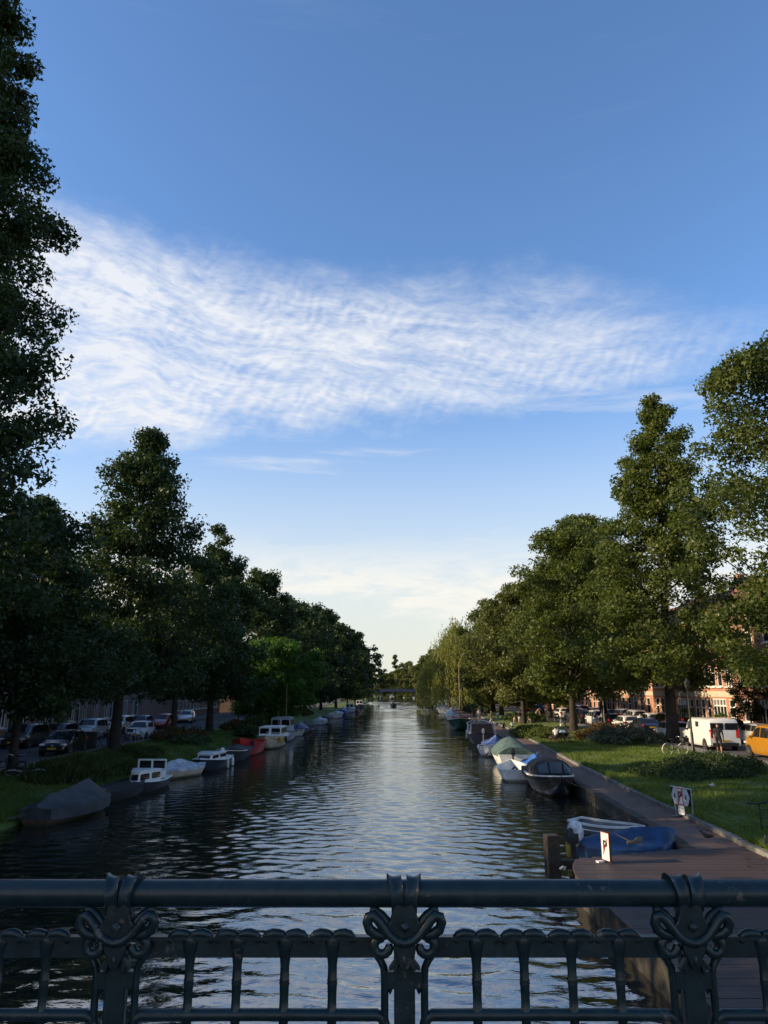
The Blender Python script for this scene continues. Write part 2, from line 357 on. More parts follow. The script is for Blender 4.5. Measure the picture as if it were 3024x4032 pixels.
# right bank: quay wall, path, kerb, lawn, street
strip('quay_wall', [lambda y: (xR(y) + .02, -1.2), lambda y: (xR(y), .40), lambda y: (xR(y) + .3, .40)], MQUAY, smooth=False)
strip('footpath', [lambda y: (xR(y) + .25, Z_PATH - .012), lambda y: (xK(y) + .05, Z_PATH)], MPATH)
strip('lawn_right_bank', [(lambda k: (lambda y: (xK(y) + .12 + (xS(y) - xK(y) - .2) * k, lawn_z_right(xK(y) + .12 + (xS(y) - xK(y) - .2) * k, y))))(k) for k in (0, .04, .1, .2, .35, .5, .65, .8, .92, 1.0)], MG)
strip('road_right', [lambda y: (xS(y) + 1.15, Z_ROAD_R - .004), lambda y: (xS(y) + 8.0, Z_ROAD_R)], MROAD)
strip('pavement_right', [lambda y: (xS(y) + 8.0, Z_ROAD_R - .1), lambda y: (xS(y) + 8.0, Z_ROAD_R + .12), lambda y: (xS(y) + 11.5, Z_ROAD_R + .13)], MPAVE)
strip('pavement_strip_right', [lambda y: (xS(y) + .05, Z_ROAD_R - .03), lambda y: (xS(y) + 1.0, Z_ROAD_R + .06), lambda y: (xS(y) + 1.18, Z_ROAD_R + .06), lambda y: (xS(y) + 1.18, Z_ROAD_R - .1)], MPAVE)
strip('ground_behind_left_houses', [lambda y: (xT(y) - 10.95, Z_ROAD_L + .1), lambda y: (xT(y) - 1500, .8)], MEARTH)
strip('ground_behind_right_houses', [lambda y: (xS(y) + 11.4, Z_ROAD_R + .1), lambda y: (xS(y) + 1500, .9)], MEARTH)
rng = random.Random(3)
def stone_row(name, fn, z_of, y0, y1, y_far, wid, hgt, mat, step=1.0):
    """a row of stones laid end to end: single stones near by, one joined run beyond"""
    root = bpy.data.objects.new(name, None); col.objects.link(root); tag(root, kind='structure')
    y = y0
    while y < y1:
        l_ = step * rng.uniform(.92, 1.08); yc = y + l_ / 2; a = math.atan2(fn(y + l_) - fn(y), l_)
        m_ = MB().box((0, 0, 0), (wid + rng.uniform(-.015, .015), l_ - .025, hgt))
        o = m_.build('stone', mat, root, bevel=.015); o.location = (fn(yc), yc, z_of(yc) + rng.uniform(-.012, .012)); o.rotation_euler = (rng.uniform(-.01, .01), rng.uniform(-.02, .02), -a)
        y += l_
    q = MB()
    while y < y_far:
        l_ = step * (1.0 if y < 140 else 6.0); yc = y + l_ / 2; a = math.atan2(fn(y + l_) - fn(y), l_)
        q.box((fn(yc), yc, z_of(yc)), (wid, l_ - .02, hgt), rz=-a); y += l_
    tag(q.build('stone_run', mat, root), kind='stuff')
stone_row('kerb_path', lambda y: xK(y) + .08, lambda y: Z_PATH + .02, 14.0, 48.0, 380, .22, .22, MSTONE)
stone_row('coping_quay', lambda y: xR(y) + .14, lambda y: Z_PATH - .085, 20.2, 48.0, 380, .34, .15, MQUAY)
stone_row('kerb_left_street', lambda y: xT(y) + .02, lambda y: Z_ROAD_L + .02, 36.0, 72.0, 300, .30, .24, MPAVE)
# painted dashes on the street at the left
dash = MB()
for y0 in (30, 36, 42, 48, 54): dash.box((xT(y0) - 3.3, y0, Z_ROAD_L + .028), (.10, 1.6, .008))
for k in range(6): dash.box((xT(96) - 1.0 - k * .9, 96.2 + .1 * k, Z_ROAD_L + .035), (.5, .45, .012))
tag(dash.build('road_marking', M('road_paint', (.42, .42, .40), .7, var=.3, scale=5)), kind='structure')
# grass blades on the lawns near by
def grass_patch(name, zf, x0f, x1f, y0, y1, n, seed, hmin=.05, hmax=.14):
    r_ = np.random.default_rng(seed)
    u = r_.random(n); y = y0 + (y1 - y0) * r_.random(n) ** 1.25; pts = np.empty((n, 3))
    for i in range(n):
        a, c = x0f(y[i]), x1f(y[i]); x = a + (c - a) * u[i]; pts[i] = (x, y[i], zf(x, y[i]) - .015)
    h = r_.uniform(hmin, hmax, n) * (1 + .6 * np.sin(pts[:, 0] * 2.1) * np.sin(pts[:, 1] * 1.3)); an = r_.uniform(0, 2 * np.pi, n); wd = .014 + .02 * r_.random(n)
    dx, dy = np.cos(an) * wd, np.sin(an) * wd; ln = r_.normal(0, .5, (n, 2)) * h[:, None]
    v = np.empty((n, 3, 3)); v[:, 0] = pts + np.c_[dx, dy, np.zeros(n)]; v[:, 1] = pts - np.c_[dx, dy, np.zeros(n)]; v[:, 2] = pts + np.c_[ln, h]
    me = quick_mesh(name, v.reshape(-1, 3), np.arange(3 * n).reshape(-1, 3), LEAF['grass'], r_.random(n), 3)
    o = bpy.data.objects.new(name, me); col.objects.link(o)
    return o
tag(grass_patch('grass', lawn_z_right, lambda y: xK(y) + .16, lambda y: xS(y) - .05, 18, 66, 90000, 1), 'short mown grass on the sloping lawn beside the footpath', 'grass', kind='stuff')
tag(grass_patch('grass', lawn_z_left, lambda y: xT(y) + .2, lambda y: xL(y) - .1, 26, 76, 80000, 2), 'short mown grass on the bank below the street', 'grass', kind='stuff')

# a taller ragged fringe of grass along the kerbs and the water's edge
tag(grass_patch('grass_fringe', lawn_z_right, lambda y: xK(y) + .14, lambda y: xK(y) + .42, 18, 70, 9000, 4, .10, .24), 'ragged grass fringe along the footpath kerb', 'grass', kind='stuff')
tag(grass_patch('grass_fringe', lawn_z_left, lambda y: xL(y) - .02, lambda y: xL(y) - .5, 24, 80, 9000, 5, .14, .34), 'ragged grass fringe along the left waterline', 'grass', kind='stuff')
# fallen leaves on path and lawn
def fallen():
    r_ = np.random.default_rng(8); n = 900; P_ = []
    for i in range(n):
        y = 12 + 48 * r_.random() ** 1.3
        if r_.random() < .45: x = xR(y) + .3 + (xK(y) - xR(y) - .35) * (1 - r_.random() ** 2.2 * .9); z = Z_PATH + .012
        else: x = xK(y) + .3 + (xS(y) - xK(y) - .5) * r_.random(); z = lawn_z_right(x, y) + .07
        P_.append((x, y, z if y > 21.3 or x > 9.8 else .592))
    P_ = np.array(P_); a = r_.uniform(0, 6.28, n); L_ = r_.uniform(.03, .07, n); d = np.c_[np.cos(a), np.sin(a), r_.normal(0, .25, n)] * L_[:, None]; e = np.c_[-np.sin(a), np.cos(a), r_.normal(0, .25, n)] * (L_ * .6)[:, None]
    v = np.stack([P_ - d, P_ - e, P_ + d, P_ + e], 1); v[:, :, 2] = np.maximum(v[:, :, 2], P_[:, None, 2] - .004)
    o = bpy.data.objects.new('fallen_leaves', quick_mesh('fallen_leaves', v.reshape(-1, 3), np.arange(4 * n).reshape(-1, 4), LEAF['rust'], r_.random(n))); col.objects.link(o)
    tag(o, 'scattered dry leaves on the footpath and lawn', 'leaves', kind='stuff')
fallen()
# ------------------------------------------------------------------ trees
def prof(shape, t):
    if shape == 'cone': return np.minimum(1, (t / .10 + .6)) * np.clip(1 - t, 0, 1) ** .82 + .035
    if shape == 'poplar': return np.minimum(1, t / .18 + .35) * np.clip(1.02 - t ** 1.7, 0, 1) ** .9 + .05
    if shape == 'round': return np.sqrt(np.clip(1 - (2 * t - 1) ** 2, 0, 1)) * .97 + .06
    if shape == 'egg': return np.sin(np.pi * np.clip(t * .80 + .17, 0, 1)) ** .75 + .04
    if shape == 'pear': return np.sin(np.pi * np.clip(t ** .75 * .86 + .11, 0, 1)) ** .9 + .05
    return 1 - 0 * t
def leaves_mesh(name, cen, crad, nper, leaf, mat, r_, droop=0.0, flat=.75, aspect=.62, tri=False):
    """diamond leaves spread round the clump centres"""
    n = int(nper.sum()); idx = np.repeat(np.arange(len(cen)), nper)
    g = r_.normal(0, 1, (n, 3)); g /= (np.linalg.norm(g, axis=1, keepdims=True) + 1e-9); rad = r_.random(n) ** .45
    p = cen[idx] + g * (rad * crad[idx])[:, None] * np.array([1, 1, flat])
    nrm = g * .7 + r_.normal(0, .75, (n, 3)) + np.array([0, 0, .45]); nrm /= np.linalg.norm(nrm, axis=1, keepdims=True)
    a = np.cross(nrm, r_.normal(0, 1, (n, 3)) + np.array([0, 0, -droop])); a /= (np.linalg.norm(a, axis=1, keepdims=True) + 1e-9); b_ = np.cross(nrm, a)
    if droop: a = a * .35 + np.array([0, 0, -1.0]) * droop; a /= np.linalg.norm(a, axis=1, keepdims=True)
    L = leaf * r_.uniform(.5, 1.55, n); W = L * aspect * r_.uniform(.8, 1.2, n)
    if tri:
        v = np.empty((n, 3, 3)); v[:, 0] = p - a * (L * .42)[:, None] + b_ * (W * .6)[:, None]; v[:, 1] = p - a * (L * .3)[:, None] - b_ * (W * .6)[:, None]; v[:, 2] = p + a * (L * .5)[:, None]
        return quick_mesh(name, v.reshape(-1, 3), np.arange(3 * n).reshape(-1, 3), mat, r_.random(n), 3)
    v = np.empty((n, 4, 3)); v[:, 0] = p - a * (L / 2)[:, None]; v[:, 2] = p + a * (L / 2)[:, None]
    fold = nrm * (W * .18)[:, None]
    v[:, 1] = p + b_ * (W / 2)[:, None] + fold; v[:, 3] = p - b_ * (W / 2)[:, None] + fold
    return quick_mesh(name, v.reshape(-1, 3), np.arange(4 * n).reshape(-1, 4), mat, r_.random(n))
def crown_clumps(r_, H0, H1, Rad, shape, n, lump=.28, lean=(0, 0), sx=1.0, inner=.55, stray=.06):
    """boughs set round the trunk, each a spray of leaf clumps, with gaps between the boughs"""
    nbg = max(16, n // 9); t = (np.arange(nbg) + r_.random(nbg)) / nbg; ph = r_.uniform(0, 2 * np.pi, 6)
    pr = prof(shape, t); keep = r_.random(nbg) < (pr / pr.max()) ** .9 + .15; t, pr = t[keep], pr[keep]; nbg = len(t)
    an = (np.arange(nbg) * 2.39996 + r_.normal(0, .35, nbg)) % (2 * np.pi)
    lum = 1 + lump * (np.sin(an * 2 + ph[0] + t * 7) * .45 + np.sin(t * 19 + ph[2] + an) * .45 + r_.normal(0, .42, nbg))
    lum = np.where(r_.random(nbg) < stray, lum * r_.uniform(1.1, 1.3, nbg), lum)
    rt = Rad * pr * np.clip(lum, .35, 1.45); zc = H0 + (H1 - H0) * t
    per = max(5, int(n / nbg)); i = np.repeat(np.arange(nbg), per); m = len(i)
    s = (.22 + .78 * r_.random(m) ** .75)                              # distance out along the bough
    spread = (.10 * Rad * pr[i] + .22) * (1.15 - .45 * s)
    a = an[i] + r_.normal(0, 1, m) * spread / np.maximum(rt[i] * s, .6); rad = rt[i] * s
    rise = (.30 * (t[i] * 1.3 + .1)) * rad - .10 * (1 - t[i]) * rad * s  # upper boughs rise, lower ones droop
    z = zc[i] + rise - .12 * Rad * (1 - t[i]) + r_.normal(0, .55, m) * spread
    z = np.where(z > H1, H1 - (z - H1) * .6, z); tz = np.clip((z - H0) / (H1 - H0), 0, 1); rad = np.minimum(rad, Rad * prof(shape, tz) * 1.25); x = np.cos(a) * rad * sx + lean[0] * (z / H1) ** 1.5; y = np.sin(a) * rad * sx + lean[1] * (z / H1) ** 1.5
    return np.c_[x, y, np.maximum(z, H0 * .72)]
def trunk_mb(r_, H, r0, lean, cen, H0, nb, base=1.35):
    mb = MB(); k = 11; pts, rs = [], []
    for i in range(k):
        t = i / (k - 1); z = H * t
        pts.append((lean[0] * t ** 1.5 + .05 * math.sin(3 * t + r0 * 9), lean[1] * t ** 1.5 + .05 * math.cos(4 * t), z))
        rs.append(max(.025, r0 * (1 - t) ** .85 * (1 + (base - 1) * math.exp(-z * 2.2))))
    pts[0] = (pts[0][0], pts[0][1], -.3)
    mb.tube(pts, rs, 10)
    tops = r_.choice(len(cen), size=min(nb, len(cen)), replace=False)
    for i in tops:
        c = Vector(cen[i]); hz = max(H0 * .75, c.z - math.hypot(c.x, c.y) * r_.uniform(.5, 1.0) - .3); t = min(.96, hz / H)
        s0 = Vector((lean[0] * t ** 1.5, lean[1] * t ** 1.5, hz)); mid = (s0 + c) / 2 + Vector((r_.normal(0, .15), r_.normal(0, .15), -.12 * (c - s0).length))
        rb = max(.02, r0 * (1 - t) ** .85 * .42)
        mb.tube([s0, s0.lerp(mid, .55), mid, c.lerp(mid, .45), c], [rb, rb * .8, rb * .6, rb * .4, rb * .15], 5)
    return mb
def tree(name, label, x, y, z0, H, H0, Rad, shape, nclump, nleaf, leaf, mat, seed, r0=.25, lean=(0, 0), crad=.75, group=None, lump=.28, nb=26, inner=.55, stray=.06, base_loc=None, sx=1.0, rot=0.0, droop=0.0, tri=True, dense=1.75):
    nleaf = int(nleaf * dense) if tri else nleaf; nclump = int(nclump * 1.25)
    r_ = np.random.default_rng(seed)
    o = thing(name, label, 'tree', (x, y, z0), rot, group)
    cen = crown_clumps(r_, H0, H, Rad, shape, nclump, lump, lean, sx, inner, stray)
    cr = crad * r_.uniform(.6, 1.25, len(cen)); nper = np.maximum(3, (nleaf / len(cen) * (cr / crad) ** 2 * r_.uniform(.6, 1.4, len(cen)))).astype(int)
    c_ = bpy.data.objects.new('crown', leaves_mesh('crown', cen, cr, nper, leaf, LEAF[mat], r_, droop, tri=tri)); col.objects.link(c_); c_.parent = o
    trunk_mb(r_, H * .94, r0, lean, cen, H0, nb).build('trunk', BARK, o, smooth=60)
    return o
def willow(name, label, x, y, z0, H, Rad, seed, nstr=420, per=34, mat='willow', leaf=.32, group=None):
    r_ = np.random.default_rng(seed); o = thing(name, label, 'tree', (x, y, z0), 0, group)
    an = r_.uniform(0, 2 * np.pi, nstr); rr = Rad * np.sqrt(r_.random(nstr)) * (1 + .22 * np.sin(an * 3 + seed))
    top = H * (1 - .42 * (rr / Rad) ** 2) * r_.uniform(.72, 1.0, nstr)
    ln = np.minimum(top - .6, r_.uniform(.3, .8, nstr) * H * (.45 + .55 * rr / Rad))
    t = np.tile(np.linspace(0, 1, per), (nstr, 1)); ox = np.cos(an) * rr; oy = np.sin(an) * rr
    out = 1 + .10 * np.sin(t * 2.4)
    P = np.stack([ox[:, None] * out, oy[:, None] * out, top[:, None] - ln[:, None] * t], -1).reshape(-1, 3) + r_.normal(0, .13, (nstr * per, 3))
    me = leaves_mesh('crown', P, np.full(len(P), .16), np.full(len(P), 3), leaf, LEAF[mat], r_, droop=1.4, flat=1.3, aspect=.3)
    c_ = bpy.data.objects.new('crown', me); col.objects.link(c_); c_.parent = o
    cen = np.c_[ox, oy, top]; trunk_mb(r_, H * .75, .38, (0, 0), cen, H * .3, 26).build('trunk', BARK, o, smooth=60)
    return o
# left bank, near to far
tree('street_tree', 'added shade tree behind the tall poplar, mostly out of view at the left edge', -21.5, 29.5, .75, 17.5, 3.2, 5.2, 'egg', 420, 15000, .32, 'dark', 8, .26, crad=.9, nb=12)  # tree added to keep the sun off the quay and footpath
tree('street_tree', 'added shade tree beside the bridge, out of view on the left', -18.2, 9.5, .7, 15.5, 3.4, 5.2, 'egg', 420, 15000, .32, 'dark', 9, .24, crad=.9, nb=12)  # unseen tree put in so the dock wall stays shaded
tree('street_tree', 'added shade tree behind the viewer on the left bank', -18.2, -2.5, .7, 16.0, 3.4, 5.6, 'egg', 420, 15000, .32, 'dark', 10, .24, crad=.9, nb=12)  # unseen too, added to block the sun from the railing
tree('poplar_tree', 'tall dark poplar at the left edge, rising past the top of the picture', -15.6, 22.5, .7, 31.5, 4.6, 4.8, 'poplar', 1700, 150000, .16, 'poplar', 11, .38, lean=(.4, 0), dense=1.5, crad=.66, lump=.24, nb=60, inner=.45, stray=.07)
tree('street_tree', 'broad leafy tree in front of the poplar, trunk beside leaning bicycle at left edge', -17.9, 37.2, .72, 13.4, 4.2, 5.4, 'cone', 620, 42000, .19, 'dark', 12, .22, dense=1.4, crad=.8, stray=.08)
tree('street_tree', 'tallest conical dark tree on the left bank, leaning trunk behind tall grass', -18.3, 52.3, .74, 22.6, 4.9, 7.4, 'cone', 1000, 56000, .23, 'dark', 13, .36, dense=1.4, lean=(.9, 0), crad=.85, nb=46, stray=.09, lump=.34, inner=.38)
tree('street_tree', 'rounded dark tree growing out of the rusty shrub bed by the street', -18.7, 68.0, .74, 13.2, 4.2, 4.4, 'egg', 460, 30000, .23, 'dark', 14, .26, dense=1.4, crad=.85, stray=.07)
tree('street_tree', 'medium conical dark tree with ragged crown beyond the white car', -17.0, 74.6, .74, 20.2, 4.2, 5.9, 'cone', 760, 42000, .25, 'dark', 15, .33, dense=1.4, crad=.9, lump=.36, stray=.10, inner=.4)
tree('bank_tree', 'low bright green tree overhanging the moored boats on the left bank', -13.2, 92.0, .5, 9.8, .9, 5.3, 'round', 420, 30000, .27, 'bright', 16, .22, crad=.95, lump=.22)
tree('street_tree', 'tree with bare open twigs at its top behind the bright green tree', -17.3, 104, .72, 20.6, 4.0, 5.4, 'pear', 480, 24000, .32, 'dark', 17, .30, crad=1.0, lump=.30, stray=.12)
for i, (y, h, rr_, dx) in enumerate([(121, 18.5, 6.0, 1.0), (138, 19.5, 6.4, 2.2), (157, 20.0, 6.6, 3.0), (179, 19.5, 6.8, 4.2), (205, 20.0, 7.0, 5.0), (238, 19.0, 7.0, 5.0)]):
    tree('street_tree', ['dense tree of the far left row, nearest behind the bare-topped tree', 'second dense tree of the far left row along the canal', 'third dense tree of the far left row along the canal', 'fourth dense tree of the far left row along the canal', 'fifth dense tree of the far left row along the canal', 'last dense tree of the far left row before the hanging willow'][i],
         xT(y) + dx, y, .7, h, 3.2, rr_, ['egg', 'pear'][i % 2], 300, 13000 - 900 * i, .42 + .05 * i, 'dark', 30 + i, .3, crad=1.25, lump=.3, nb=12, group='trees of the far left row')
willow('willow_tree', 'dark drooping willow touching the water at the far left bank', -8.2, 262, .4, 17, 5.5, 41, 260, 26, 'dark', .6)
tree('street_tree', 'far tree behind the drooping dark willow on the left', -10.5, 300, .6, 20, 3, 6.5, 'egg', 220, 6500, .8, 'dark', 42, .3, crad=1.5, nb=8)
# right bank, near to far
tree('street_tree', 'glossy leaved tree cut by the right edge, branches hanging over the lawn', 19.6, 31.0, .85, 20.4, 5.2, 5.7, 'egg', 980, 74000, .17, 'mid', 21, .32, crad=.72, lump=.36, nb=70, inner=.35, stray=.13)
tree('street_tree', 'tallest cone shaped tree on the right bank, trunk beside the lamp post', 21.0, 55.7, .9, 27.4, 5.4, 6.2, 'cone', 1050, 60000, .22, 'mid', 22, .40, lean=(.9, 0), crad=.8, lump=.26, nb=50, inner=.4, stray=.09)
tree('street_tree', 'broad leafy tree with straight trunk behind the picnic table', 18.2, 73.5, .88, 20.2, 4.4, 5.3, 'egg', 640, 36000, .25, 'mid', 23, .34, lean=(.4, 0), crad=.95, lump=.34, stray=.10)
tree('street_tree', 'leafy tree with leaning trunk rising out of the grey shrub', 23.4, 81.0, .92, 22.5, 5.0, 5.4, 'egg', 640, 36000, .25, 'mid', 24, .40, lean=(-1.4, 0), crad=.95, lump=.34, stray=.10)
tree('street_tree', 'olive tinted tree left of the broad leafy tree, overhanging the sunbathers', 16.8, 92.0, .88, 16.4, 3.4, 5.6, 'pear', 460, 26000, .29, 'olive', 25, .28, crad=1.0, lump=.36, stray=.1)
tree('street_tree', 'shaded tree with upright trunk behind the bicycle pile on the lawn', 22.6, 104, .9, 19.5, 2.8, 6.0, 'egg', 460, 24000, .32, 'mid', 26, .34, crad=1.1, lump=.34)
tree('street_tree', 'olive tree with low layered branches near the two standing people', 18.8, 122, .9, 17.0, 2.8, 5.8, 'pear', 420, 20000, .36, 'olive', 27, .34, crad=1.2, lump=.38)
tree('street_tree', 'dark crowned tree right beside the golden willow', 20.2, 141, .9, 20.0, 2.4, 5.6, 'egg', 380, 16000, .40, 'mid', 28, .42, crad=1.25, lump=.32)
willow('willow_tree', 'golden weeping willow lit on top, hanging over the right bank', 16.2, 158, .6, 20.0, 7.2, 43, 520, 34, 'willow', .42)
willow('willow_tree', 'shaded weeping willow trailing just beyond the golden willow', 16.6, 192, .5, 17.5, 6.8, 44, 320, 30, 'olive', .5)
for i, (y, x, h, rr_, sh, mt) in enumerate([(175, 25.0, 19.5, 6.2, 'egg', 'mid'), (214, 22.5, 20.0, 6.0, 'pear', 'olive'), (248, 23.0, 20.5, 7.0, 'egg', 'mid'), (292, 24.5, 21.0, 7.5, 'pear', 'olive'), (345, 25.0, 23.0, 8.5, 'egg', 'mid')]):
    tree('street_tree', ['leafy tree standing behind the golden willow on the street side', 'pale tree in the far right row after both willows', 'green tree in the far right row before the footbridge', 'pale tree in the far right row close to the footbridge', 'large green tree at the right end of the footbridge'][i],
         x, y, .8, h, 3.0, rr_, sh, 260, 9500 - 700 * i, .55 + .08 * i, mt, 60 + i, .35, crad=1.5, lump=.32, nb=10, group='trees of the far right row')
willow('willow_tree', 'small pale willow hanging at the right end of the footbridge', 20.2, 318, .5, 17, 6.0, 45, 220, 24, 'olive', .8)
for i, (u, top, y, rr_, sh, mt) in enumerate([(1524, 2660, 440, 5, 'egg', 'olive'), (1556, 2585, 520, 5.0, 'cone', 'mid'), (1580, 2640, 470, 7.5, 'egg', 'olive'), (1612, 2612, 480, 7.0, 'round', 'mid'), (1645, 2622, 450, 7.5, 'egg', 'olive'), (1672, 2590, 420, 7.0, 'pear', 'olive'), (1500, 2640, 600, 9, 'egg', 'mid'), (1598, 2650, 640, 12, 'egg', 'mid')]):
    x_ = (u - 1512) / 2983 * y; h = (2717 - top) / 3069 * y + CAM_H
    tree('distant_tree', ['small pale tree at the left end of the footbridge', 'slender spire shaped tree far beyond the footbridge', 'round pale tree right of the far spire tree', 'round green tree beyond the middle of the footbridge', 'pale tree beyond the right part of the footbridge', 'tall pale tree at the right of the distant group', 'distant tree peeping out by the dark left willow', 'farthest tree closing the view along the canal'][i],
         x_, y, .6, h, .7, rr_ * 1.2, sh, 230, 6500, .85, mt, 80 + i, .35, crad=1.4, lump=.3, nb=6, group='trees beyond the footbridge')

# ------------------------------------------------------------------ shrubs and tall grass
def shrub(name, label, x, y, zf, rx, ry, h, nclump, nleaf, leaf, mat, seed, cat='shrub', rot=0.0, crad=.35, group=None):
    r_ = np.random.default_rng(seed)
    an = r_.uniform(0, 2 * np.pi, nclump); rr = np.sqrt(r_.random(nclump)); hh = h * np.sqrt(np.clip(1 - rr ** 2 * .85, 0, 1)) * (.75 + .25 * np.sin(an * 3 + seed) * np.cos(rr * 5)) * (r_.random(nclump) ** .35)
    px, py = np.cos(an) * rr * rx, np.sin(an) * rr * ry
    c, s_ = math.cos(rot), math.sin(rot); X_, Y_ = px * c - py * s_, px * s_ + py * c
    base = np.array([zf(x + a, y + b_) for a, b_ in zip(X_, Y_)]); z0 = zf(x, y)
    cen = np.c_[X_, Y_, base - z0 + np.maximum(.08, hh - .05)]; cr = np.full(nclump, crad) * r_.uniform(.6, 1.2, nclump)
    nper = np.maximum(2, nleaf / nclump * r_.uniform(.6, 1.4, nclump)).astype(int)
    o = thing(name, label, cat, (x, y, z0), 0, group)
    c_ = bpy.data.objects.new('foliage', leaves_mesh('foliage', cen, cr, nper, leaf, LEAF[mat], r_)); col.objects.link(c_); c_.parent = o
    st = MB()
    for i in r_.choice(nclump, min(14, nclump), replace=False):
        p = Vector(cen[i]); st.tube([(p.x * .6, p.y * .6, cen[i][2] * .2 - .25), p.lerp(Vector((p.x * .7, p.y * .7, 0)), .4), p], [.022, .016, .006], 4)
    tag(st.build('stem', BARK, o), kind='stuff')
    return o
def reeds(name, label, x, y, zf, rx, ry, h, n, mat, seed, wid=.03, lean=.35, tips=None):
    r_ = np.random.default_rng(seed); an = r_.uniform(0, 2 * np.pi, n); rr = np.sqrt(r_.random(n))
    X_, Y_ = np.cos(an) * rr * rx, np.sin(an) * rr * ry; z0 = zf(x, y)
    base = np.array([zf(x + a, y + b_) - z0 - .03 for a, b_ in zip(X_, Y_)])
    hh = h * r_.uniform(.55, 1.1, n) * (1 - .45 * rr ** 3) * (.8 + .3 * np.sin(X_ * 2.3 + seed) * np.cos(Y_ * 1.7)); d = r_.uniform(0, 2 * np.pi, n); w_ = wid * r_.uniform(.6, 1.3, n)
    P = np.c_[X_, Y_, base]; W = np.c_[np.cos(d) * w_, np.sin(d) * w_, 0 * d]; g = r_.normal(0, lean, (n, 2)) * hh[:, None]
    md = P + np.c_[g * .35, hh * .62]; tp = P + np.c_[g, hh]
    v = np.stack([P - W * .6, P + W * .6, md + W, tp, md - W], 1)
    q = np.concatenate([np.c_[np.arange(n) * 5, np.arange(n) * 5 + 1, np.arange(n) * 5 + 2, np.arange(n) * 5 + 4], np.c_[np.arange(n) * 5 + 4, np.arange(n) * 5 + 2, np.arange(n) * 5 + 3, np.arange(n) * 5 + 3]])
    tri = np.concatenate([q[:n][:, [0, 1, 2]], q[:n][:, [0, 2, 3]], np.c_[np.arange(n) * 5 + 4, np.arange(n) * 5 + 2, np.arange(n) * 5 + 3]])
    me = quick_mesh(name, v.reshape(-1, 3), tri, LEAF[mat], np.tile(r_.random(n), 3), 3)
    o = bpy.data.objects.new(name, me); col.objects.link(o); o.location = (x, y, z0)
    return tag(o, label, 'plants')
reeds('tall_grass', 'thick patch of tall uncut grass on the left bank behind the covered boat', -15.3, 40.0, lawn_z_left, 2.0, 5.6, .95, 9000, 'reed', 1)
reeds('tall_grass', 'smaller patch of tall grass between the leaning tree trunk and the white cabin boat', -15.8, 49.0, lawn_z_left, 1.6, 3.0, .8, 3600, 'reed', 2)
shrub('shrub', 'rusty brown and green shrub bed round a tree trunk on the left', -16.8, 63.5, lawn_z_left, 2.2, 4.2, 1.15, 220, 9000, .14, 'rust', 3, rot=.1)
shrub('shrub', 'green foliage under the rusty shrub bed beside the boats', -15.2, 60.5, lawn_z_left, 1.3, 3.4, .75, 120, 4200, .14, 'shrub', 4)
shrub('shrub', 'low rusty shrub in front of the far tree trunk on the left bank', -15.0, 78.5, lawn_z_left, 1.7, 2.6, 1.2, 110, 4200, .16, 'rust', 5)
reeds('reed_clump', 'upright clump of reeds beside the low rusty shrub', -13.7, 80.0, lawn_z_left, 1.0, 1.9, 1.9, 1800, 'reed', 6, .045, .22)
shrub('shrub', 'rounded green bush at the water behind the red boat', -12.6, 71.5, lawn_z_left, 1.2, 2.0, 1.3, 90, 3600, .16, 'shrub', 7)
shrub('shrub', 'wide hedge like shrub on the far left lawn beneath the tree row', -14.2, 128, lawn_z_left, 2.2, 8.0, 1.3, 140, 4200, .26, 'rust', 8)
shrub('shrub', 'big rounded shrub with grey green leaves in the right lawn', 18.1, 57.6, lawn_z_right, 2.5, 3.6, 1.35, 260, 11000, .13, 'grey', 11, rot=.15)
shrub('shrub', 'dark brown green shrub behind the grey leaved shrub', 18.2, 62.2, lawn_z_right, 2.6, 2.4, 1.45, 200, 8000, .14, 'rust', 12)
shrub('shrub', 'leafy dark green weeds in the near right lawn before the bicycle', 16.2, 38.2, lawn_z_right, 2.3, 3.6, .85, 300, 15000, .11, 'shrub', 13, rot=-.2)
shrub('shrub', 'low sprawling weeds at the edge of the near right shrub', 13.6, 37.5, lawn_z_right, 1.5, 3.2, .42, 150, 5600, .10, 'shrub', 14)
shrub('shrub', 'loose green hedge between the footpath and the picnic table', 13.8, 70.0, lawn_z_right, 1.9, 6.2, 1.0, 260, 10500, .16, 'mid', 15)
shrub('shrub', 'dark ivy bank under the trees beyond the sunlit grass', 18.4, 100, lawn_z_right, 2.6, 8.0, 1.2, 200, 7000, .2, 'shrub', 16)
shrub('shrub', 'wild bank of shrubs below the golden willow', 17.0, 142, lawn_z_right, 2.2, 12, 1.9, 220, 7000, .28, 'shrub', 17)
